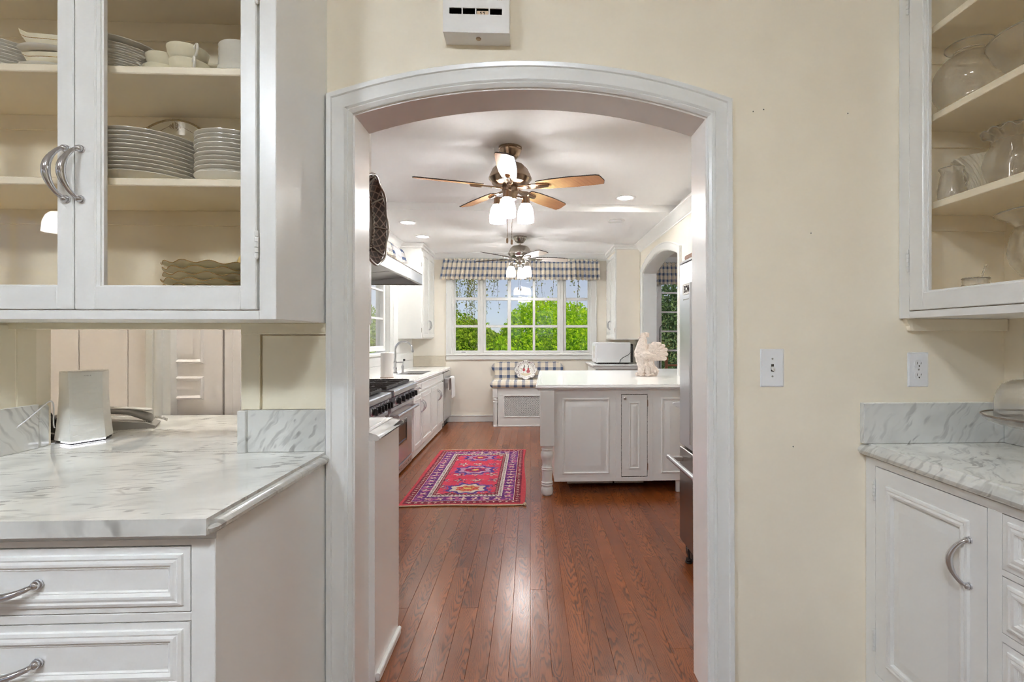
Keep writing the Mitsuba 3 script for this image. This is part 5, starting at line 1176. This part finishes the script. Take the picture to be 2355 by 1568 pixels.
put(k, "end_binding", tube([(x, RY0 - .006 + .01 * math.sin(x * 7), .007) for x in np.linspace(RX0 - .01, RX1 + .005, 20)], .006, 8), "rug_fringe", smooth=True)
put(k, "end_binding", tube([(x, RY1 + .006 + .01 * math.sin(x * 7), .007) for x in np.linspace(RX0, RX1, 20)], .006, 8), "rug_fringe", smooth=True)
put(k, "corner_tie", (tube([(RX0 - .01, RY0 - .01, .006), (RX0 - .04, RY0 - .03, .006), (RX0 - .035, RY0 - .05, .005), (RX0 - .0, RY0 - .02, .006)], .005, 8)), "rug_fringe", smooth=True)
put(k, "corner_tie", xf(trimesh.creation.icosphere(1, .014), move=(RX1 + .008, RY0 - .014, .012)), "rug_fringe", smooth=True)

# ------------------------------------------------------------------ valances
def valance(name, label, x0, x1, z0, z1, y, axis="x", sgn=-1, splay=.05, per=.075, seed=1):
    k = thing(name, label, "valance")
    n = int((x1 - x0) / .006); rr = np.random.default_rng(seed)
    s = np.linspace(0, 1, n); ph = np.cumsum(rr.uniform(.6, 1.4, n)); ph = ph / ph[-1] * (x1 - x0) / per * 2 * np.pi
    gat = meshkit.noise(np.c_[s * (x1 - x0) * 5, s * 0, s * 0 + seed])
    rows = 16; v, uv = [], []
    arc_ = np.cumsum(1.15 + .35 * np.abs(np.cos(ph))); arc_ = arc_ / arc_[-1] * (x1 - x0) * 1.6
    for i in range(rows + 1):
        t = i / rows
        if t < .12: amp, zz = .012 * (.6 + .4 * np.sin(ph * 2.3)), 1
        else: amp = (.016 + .020 * (t - .12)) * (.55 + .9 * gat)
        for j in range(n):
            cx = (x0 + x1) / 2 + (s[j] - .5) * (x1 - x0 + splay * 2 * t * (1 if s[j] < .5 else .2))
            a_ = amp[j] if np.ndim(amp) else amp
            off = sgn * (a_ * (1 + math.sin(ph[j])) + (.022 if .10 < t < .16 else .03) * (1 if t > .05 else .4))
            z = z1 - (z1 - z0) * t + (.008 * math.sin(ph[j] * 2.3) if t < .1 else 0) + (.004 * math.sin(ph[j]) if t > .95 else 0)
            v.append((cx, y + off, z) if axis == "x" else (y + off, cx, z)); uv.append((arc_[j], z - z0 - .034))
    F = [f for i in range(rows) for j in range(n - 1) for f in ((i * n + j, i * n + j + 1, (i + 1) * n + j + 1), (i * n + j, (i + 1) * n + j + 1, (i + 1) * n + j))]
    m = trimesh.Trimesh(np.array(v), np.array(F), process=False); m2 = m.copy(); m2.vertices = m.vertices - m.vertex_normals * .0015
    put(k, "cloth", cat([m, m2]), "plaid_curtain", smooth=True, uv=np.array(uv + uv))
    rod = [(x0 - .0, y + sgn * .03, z1 - .03), (x1, y + sgn * .03, z1 - .03)] if axis == "x" else [(y + sgn * .03, x0, z1 - .03), (y + sgn * .03, x1, z1 - .03)]
    put(k, "rod", tube(rod, .006, 8), "white_satin")
valance("valance", "blue-and-cream checked valance over the wide kitchen window", -1.30, 1.045, 2.155, 2.468, 5.965)
valance("valance", "blue-and-cream checked valance over the sink window", 2.95, 5.14, 2.275, 2.46, -1.765, axis="y", sgn=1, splay=.0, seed=2)
valance("valance", "blue-and-cream checked valance in the dining room window, seen through the right arch", 2.02, 3.4, 2.145, 2.505, 6.45, splay=.0, seed=3)
# dining room bits
k = thing("dining_chair", "dark brown wooden dining chair half hidden behind the island", "chair")
put(k, "backrest", cat([bx(1.98, 2.02, 5.62, 5.66, .0, 1.0, .004), bx(2.36, 2.40, 5.62, 5.66, .0, 1.0, .004), bx(1.98, 2.40, 5.62, 5.65, .86, .89, .004), bx(1.98, 2.4, 5.62, 5.65, .70, .73, .004)]), "brown_wood")
put(k, "seat", bx(1.98, 2.40, 5.62, 6.05, .43, .47, .006), "brown_wood")
for x in (1.98, 2.36): put(k, "leg", bx(x, x + .04, 6.0, 6.04, 0, .43, .004), "brown_wood")
k = thing("floor_lamp", "thin dark floor lamp beside the dining room window", "lamp")
put(k, "pole", tube([(2.075, 6.30, .03), (2.075, 6.30, 1.42)], .008, 10), "black_iron", smooth=True)
put(k, "base", lathe([(0, 0), (.13, 0), (.13, .015), (.02, .03), (0, .03)], 32, (2.075, 6.30, 0)), "black_iron", smooth=30)
put(k, "hook", tube([(2.075 + .05 - .05 * math.cos(a), 6.30, 1.42 + .06 * math.sin(a)) for a in np.linspace(0, np.pi, 14)], .006, 8), "black_iron", smooth=True)

# ------------------------------------------------------------------ ceiling fans and lamps
def fan(label, x, y, zc, drop, base, R, under):
    f = thing("ceiling_fan", label, "ceiling fan", None)
    M = lambda m: xf(m, move=(x, y, zc))
    metal = "bronze" if under else "nickel"
    put(f, "canopy", M(lathe([(0, 0), (.083, 0), (.083, -.012), (.078, -.016), (.078, -.028), (.06, -.062), (.044, -.078), (.03, -.082), (0, -.082)], 48)), metal, smooth=30)
    put(f, "downrod", M(lathe([(.0135, -.07), (.0135, -drop - .01), (0, -drop - .01)], 20)), metal, smooth=30)
    H = drop
    put(f, "motor_housing", M(lathe([(0, -H), (.05, -H), (.095, -H - .01), (.125, -H - .04), (.146, -H - .085), (.152, -H - .098), (.152, -H - .108), (.146, -H - .112), (.13, -H - .14), (.10, -H - .155), (0, -H - .155)], 56)), metal, smooth=30)
    zb = -H - .163
    put(f, "switch_housing", M(lathe([(0, -H - .15), (.055, -H - .15), (.06, -H - .17), (.06, -H - .20), (.05, -H - .215), (.045, -H - .25), (.03, -H - .265), (.012, -H - .275), (0, -H - .28)], 40)), metal, smooth=30)
    for i in range(5):
        a = base + 72 * i
        n = 26; xs_ = np.linspace(.20, R, n)
        wid = np.interp(xs_, [.20, .28, .45, R - .05, R], [.046, .058, .066, .060, .056])
        up = [(p, w_) for p, w_ in zip(xs_, wid)]; 
        poly = Polygon([(p, w_ + .004) for p, w_ in up] + [(R + .012, .02)] + [(R - .012, -.05)] + [(p, -w_) for p, w_ in up[::-1] if p < R - .02])
        bl = extr(poly, .006, "xy", -.003); lo = extr(poly.buffer(-.0015), .0012, "xy", -.0042)
        Q = lambda m: M(xf(xf(m, rx=-13), rz=a, move=(0, 0, zb)))
        bk = put(f, "blade", Q(bl), "fan_edge")
        put(bk, "underside", Q(lo), "fan_wood" if under else "fan_pale")
        arm = cat([extr(Polygon([(.06, .012), (.11, .018), (.16, .03), (.215, .028), (.285, .016), (.29, 0), (.285, -.016), (.215, -.028), (.16, -.03), (.11, -.018), (.06, -.012)]), .008, "xy", -.014), bx(.205, .285, -.012, .012, -.022, -.010, .004), bone((.07, 0, -.01), .012, (.13, 0, -.012), .009) if False else bx(.055, .14, -.014, .014, -.02, -.006, .004)])
        put(f, "blade_arm", Q(arm), metal, smooth=30)
    for i, a in enumerate((262, 22, 142) if under else (200, 320, 80)):
        ca, sa = math.cos(math.radians(a)), math.sin(math.radians(a)); r = .118
        lx, ly, lz = x + r * ca, y + r * sa, zc - H - .235
        put(f, "lamp_arm", tube(spline([(x + .04 * ca, y + .04 * sa, zc - H - .225), (x + .08 * ca, y + .08 * sa, zc - H - .228), (lx, ly, lz + .012)], 10), .009, 10), metal, smooth=True)
        put(f, "socket", lathe([(0, .016), (.022, .016), (.027, .01), (.029, -.02), (.033, -.032), (.034, -.036), (0, -.036)], 28, (lx, ly, lz)), metal, smooth=30)
        sh = lathe([(.03, -.034), (.042, -.048), (.052, -.072), (.0585, -.105), (.060, -.135), (.058, -.168), (.0565, -.168), (.0585, -.135), (.057, -.105), (.0505, -.072), (.0405, -.05), (.028, -.036)], 40, (lx, ly, lz))
        sh.invert()
        put(f, "shade", sh, "shade_glass", smooth=30, label="glowing frosted glass shade", emitter=emit(L_FAN))
    for dx, L_ in ((.012, .28), (-.02, .27)):
        put(f, "pull_chain", cat([tube([(x + dx, y - .03, zc - H - .26), (x + dx, y - .03, zc - H - .26 - L_)], .0018, 6), lathe([(0, 0), (.006, -.004), (.008, -.02), (.006, -.036), (0, -.04)], 14, (x + dx, y - .03, zc - H - .26 - L_))]), metal, smooth=30)
    return f
fan("bronze ceiling fan with wooden blades and three lit frosted shades, nearer the arch", -.143, 1.86, 2.639, .118, -19, .665, True)
fan("nickel ceiling fan with pale blades and three lit shades before the wide window", -.133, 4.73, 2.571, .115, -62, .625, False)
def can(label, x, y, z, on=True, r=.075, L=None):
    k = thing("recessed_light", label, "recessed light", "recessed ceiling lights")
    put(k, "trim_ring", lathe([(r, .002), (r * 1.22, .0), (r * 1.24, -.003), (r * 1.18, -.006), (r, -.004), (r * .98, .0), (r, .002)], 40, (x, y, z)), "white_satin", smooth=30)
    lens = lathe([(0, -.0025), (r * .99, -.0025)], 40, (x, y, z))
    if lens.face_normals[0][2] > 0: lens.invert()
    if on: put(k, "lens", lens, "white_plastic", emitter=emit(L or L_CAN, (1, .985, .94)))
    else: put(k, "lens", lens, "white_plastic")
can("lit recessed ceiling light right of the near fan", .92, 3.12, 2.64)
can("lit recessed ceiling light on the left, the nearer of two beyond the beam", -1.37, 3.98, 2.572)
can("lit recessed ceiling light on the left, the farther of two beyond the beam", -1.37, 4.78, 2.572)
can("unlit flush ceiling light at the beam on the right", .94, 3.78, 2.566, on=False)
can("recessed ceiling light over the desk alcove behind the pass-through", -1.60, .66, 2.64, L=300)
# the pantry's own lamps, behind the camera
def drum(label, x, y, z, k_=1.0):
    k = thing("ceiling_lamp", label, "ceiling lamp")
    put(k, "mount", lathe([(0, 0), (.16, 0), (.16, -.02), (0, -.02)], 40, (x, y, z)), "nickel", smooth=30)
    put(k, "glass", lathe([(.15, -.02), (.18, -.05), (.17, -.09), (.12, -.12), (.05, -.135), (0, -.138)][::-1], 48, (x, y, z)), "shade_glass", smooth=30, emitter=emit(L_PANTRY * k_, (.90, 1.0, 1.13)))
drum("frosted dome ceiling lamp of the pantry, behind the camera", -.1, -2.3, 2.78)
drum("frosted dome ceiling lamp in the left part of the pantry", -1.5, -2.5, 2.78)
drum("frosted dome ceiling lamp of the dining room, out of sight", 3.1, 4.2, 2.60, .45)
p_ = thing("pendant_lamp", "pendant with two glass shades at the left end of the pantry", "pendant lamp")
put(p_, "stem", tube([(-2.74, -2.05, 2.78), (-2.74, -2.05, 2.06)], .01, 10), "nickel")
for a in (20, 200):
    lx, ly = -2.74 + .11 * math.cos(math.radians(a)), -2.05 + .11 * math.sin(math.radians(a))
    put(p_, "arm", tube([(-2.74, -2.05, 2.07), (lx, ly, 2.05)], .008, 8), "nickel")
    sh = lathe([(.03, 0), (.05, -.02), (.065, -.06), (.07, -.12), (.068, -.12), (.062, -.06), (.028, -.002)], 32, (lx, ly, 2.04)); sh.invert()
    put(p_, "shade", sh, "shade_glass", smooth=30, emitter=emit(12, (1, .97, .92)))

# ------------------------------------------------------------------ outdoors
scene["lawn_bsdf"] = {"type": "twosided", "bsdf": {"type": "diffuse", "reflectance": mikit.proc(lambda p, n, uv: mix(rgb(70, 100, 40), rgb(110, 135, 60), fbm(p.x * 2, p.y * 2, 0.0, 3)))}}
k = struct("ground", "sloping grass garden outside the windows")
put(k, None, trimesh.Trimesh(np.array([(-60, 6.3, -.6), (60, 6.3, -.6), (60, 14, -2.0), (-60, 14, -2.0), (60, 90, -6), (-60, 90, -6)], float), [[0, 1, 2], [0, 2, 3], [3, 2, 4], [3, 4, 5]], process=False), "lawn_bsdf")
def leafmat(key, c, c2):
    scene[key] = {"type": "principledthin", "base_color": mikit.proc(lambda p, n, uv: mix(rgb(*c), rgb(*c2), noise(p.x * 7, p.y * 7, p.z * 7))), "roughness": 0.6, "diff_trans": 1.0, "spec_trans": 0.0, "eta": 1.3}
leafmat("leaf_bright", (110, 176, 14), (190, 222, 50)); leafmat("leaf_mid", (96, 146, 30), (164, 190, 70)); leafmat("leaf_hedge", (62, 124, 12), (140, 184, 36)); leafmat("leaf_dark", (40, 76, 40), (96, 130, 76)); leafmat("leaf_conifer", (70, 104, 74), (140, 168, 118)); leafmat("leaf_olive", (140, 150, 76), (190, 180, 120)); leafmat("leaf_willow", (104, 120, 70), (150, 150, 84))
scene["bark"] = {"type": "twosided", "bsdf": {"type": "diffuse", "reflectance": {"type": "rgb", "value": rgb(92, 76, 62)}}}
def leaves(n, centre, rad, size, seed, shell=.55, flat=1.0):
    r = np.random.default_rng(seed)
    d = r.normal(size=(n, 3)); d /= np.linalg.norm(d, axis=1, keepdims=True)
    lump = .75 + .5 * meshkit.fbm(d * 2.3 + seed, 3)
    p = np.asarray(centre) + d * np.asarray(rad) * (lump * (shell + (1 - shell) * r.random(n) ** .5))[:, None]
    u = r.normal(size=(n, 3)); u /= np.linalg.norm(u, axis=1, keepdims=True)
    w = np.cross(u, r.normal(size=(n, 3))); w /= np.linalg.norm(w, axis=1, keepdims=True)
    s = size * r.uniform(.6, 1.3, (n, 1))
    v = np.stack([p - u * s, p + w * s * .45 * flat, p + u * s, p - w * s * .45 * flat], 1).reshape(-1, 3)
    b0 = np.arange(n)[:, None] * 4
    return trimesh.Trimesh(v, np.vstack([b0 + [0, 1, 2], b0 + [0, 2, 3]]), process=False)
def tree(name, label, catg, blobs, m, size, trunk, n, seed, group="trees outside the kitchen window", flat=1.0):
    k = thing(name, label, catg, group)
    put(k, "foliage", cat([leaves(n, c_, r_, size, seed + i, flat=flat) for i, (c_, r_) in enumerate(blobs)]), m)
    c0 = np.array(trunk)
    put(k, "trunk", cat([tube([c0, np.array(c_) * .6 + c0 * .4, c_], [.16, .1, .04], 8) for c_, r_ in blobs]), "bark", smooth=True)
tree("tree", "bright green round-topped tree in the middle of the window view", "tree", [((1.0, 22, .6), (2.7, 3, 2.5)), ((-.6, 20.5, -.6), (2.2, 2.5, 2.0)), ((2.4, 21, -.4), (2.0, 2.4, 2.3))], "leaf_bright", .085, (1, 22, -3), 26000, 1)
tree("tree", "yellow-green tree left of the middle of the window view", "tree", [((-3.0, 21, .1), (2.2, 2.6, 2.1)), ((-5.2, 22, -.1), (2.6, 2.6, 2.3))], "leaf_mid", .085, (-4.4, 21, -3), 24000, 7)
tree("tree", "brownish olive tree with bare twigs in the right window panes", "tree", [((6.0, 23, -.4), (2.6, 2.4, 2.6)), ((4.4, 19, -1.4), (1.8, 2.0, 1.5))], "leaf_olive", .07, (5.6, 23, -3), 20000, 12)
tree("tree", "mid green tree at the left edge of the window view", "tree", [((-8.4, 22, .4), (3.2, 2.6, 2.6))], "leaf_mid", .085, (-8, 22, -3), 22000, 18)
tree("hedge", "sunlit green shrub bank below the trees", "shrub", [((x, 16.5 + .5 * (i % 2), -1.0), (1.7, 1.4, 1.4)) for i, x in enumerate((-4.6, -2.6, -.8, 1.0, 2.8, 4.4))], "leaf_hedge", .06, (0, 16.5, -2.6), 13000, 30, group=None)
tree("rhododendron", "dark long-leaved rhododendron close to the window", "shrub", [((-1.75, 8.6, .48), (.7, .5, .38)), ((-.65, 8.7, .52), (.62, .5, .44)), ((.45, 8.6, .28), (.7, .5, .36))], "leaf_dark", .08, (-.6, 8.6, -.9), 1100, 41, group=None, flat=.55)
tree("conifer", "dark blue-green conifer outside the dining room window", "tree", [((4.6, 13.5, 2.6), (1.8, 1.6, 1.3)), ((4.4, 13.2, 1.0), (2.0, 1.6, 1.5)), ((5.2, 13.4, -.8), (2.2, 1.6, 1.6)), ((6.4, 14.5, 1.4), (2.2, 1.6, 2.8))], "leaf_conifer", .06, (4.8, 13.5, -2), 13000, 50, group=None)
k = thing("birch_branches", "thin drooping branches with small leaves hanging over the top of the window view", "branches")
r = np.random.default_rng(77); tw_, lv = [], []
for x in np.concatenate([r.uniform(-2.2, -1.1, 34), r.uniform(-1.2, 1.6, 26)]):
    dense = x < -1.1
    y = r.uniform(8.6, 10.4); z = 3.4; ln = r.uniform(.7, 2.0 if dense else 1.55)
    n = 14; pts = np.c_[x + np.cumsum(r.normal(0, .016, n)), y + np.cumsum(r.normal(0, .02, n)), np.linspace(z, z - ln, n)]
    tw_.append(tube(pts, np.linspace(.0055, .0022, n), 5))
    for q in pts[3:]:
        for _ in range(9 if dense else 3):
            lv.append(q + r.normal(0, .05 if dense else .035, 3))
lv = np.array(lv); n = len(lv)
u = r.normal(size=(n, 3)) + [0, 0, -1.0]; u /= np.linalg.norm(u, axis=1, keepdims=True); w = np.cross(u, r.normal(size=(n, 3))); w /= np.linalg.norm(w, axis=1, keepdims=True); s_ = r.uniform(.016, .032, (n, 1))
v = np.stack([lv - u * s_, lv + w * s_ * .5, lv + u * s_, lv - w * s_ * .5], 1).reshape(-1, 3); b0 = np.arange(n)[:, None] * 4
put(k, "twigs", cat(tw_), "bark", smooth=True, kind="stuff")
put(k, "leaves", trimesh.Trimesh(v, np.vstack([b0 + [0, 1, 2], b0 + [0, 2, 3]]), process=False), "leaf_willow", kind="stuff")
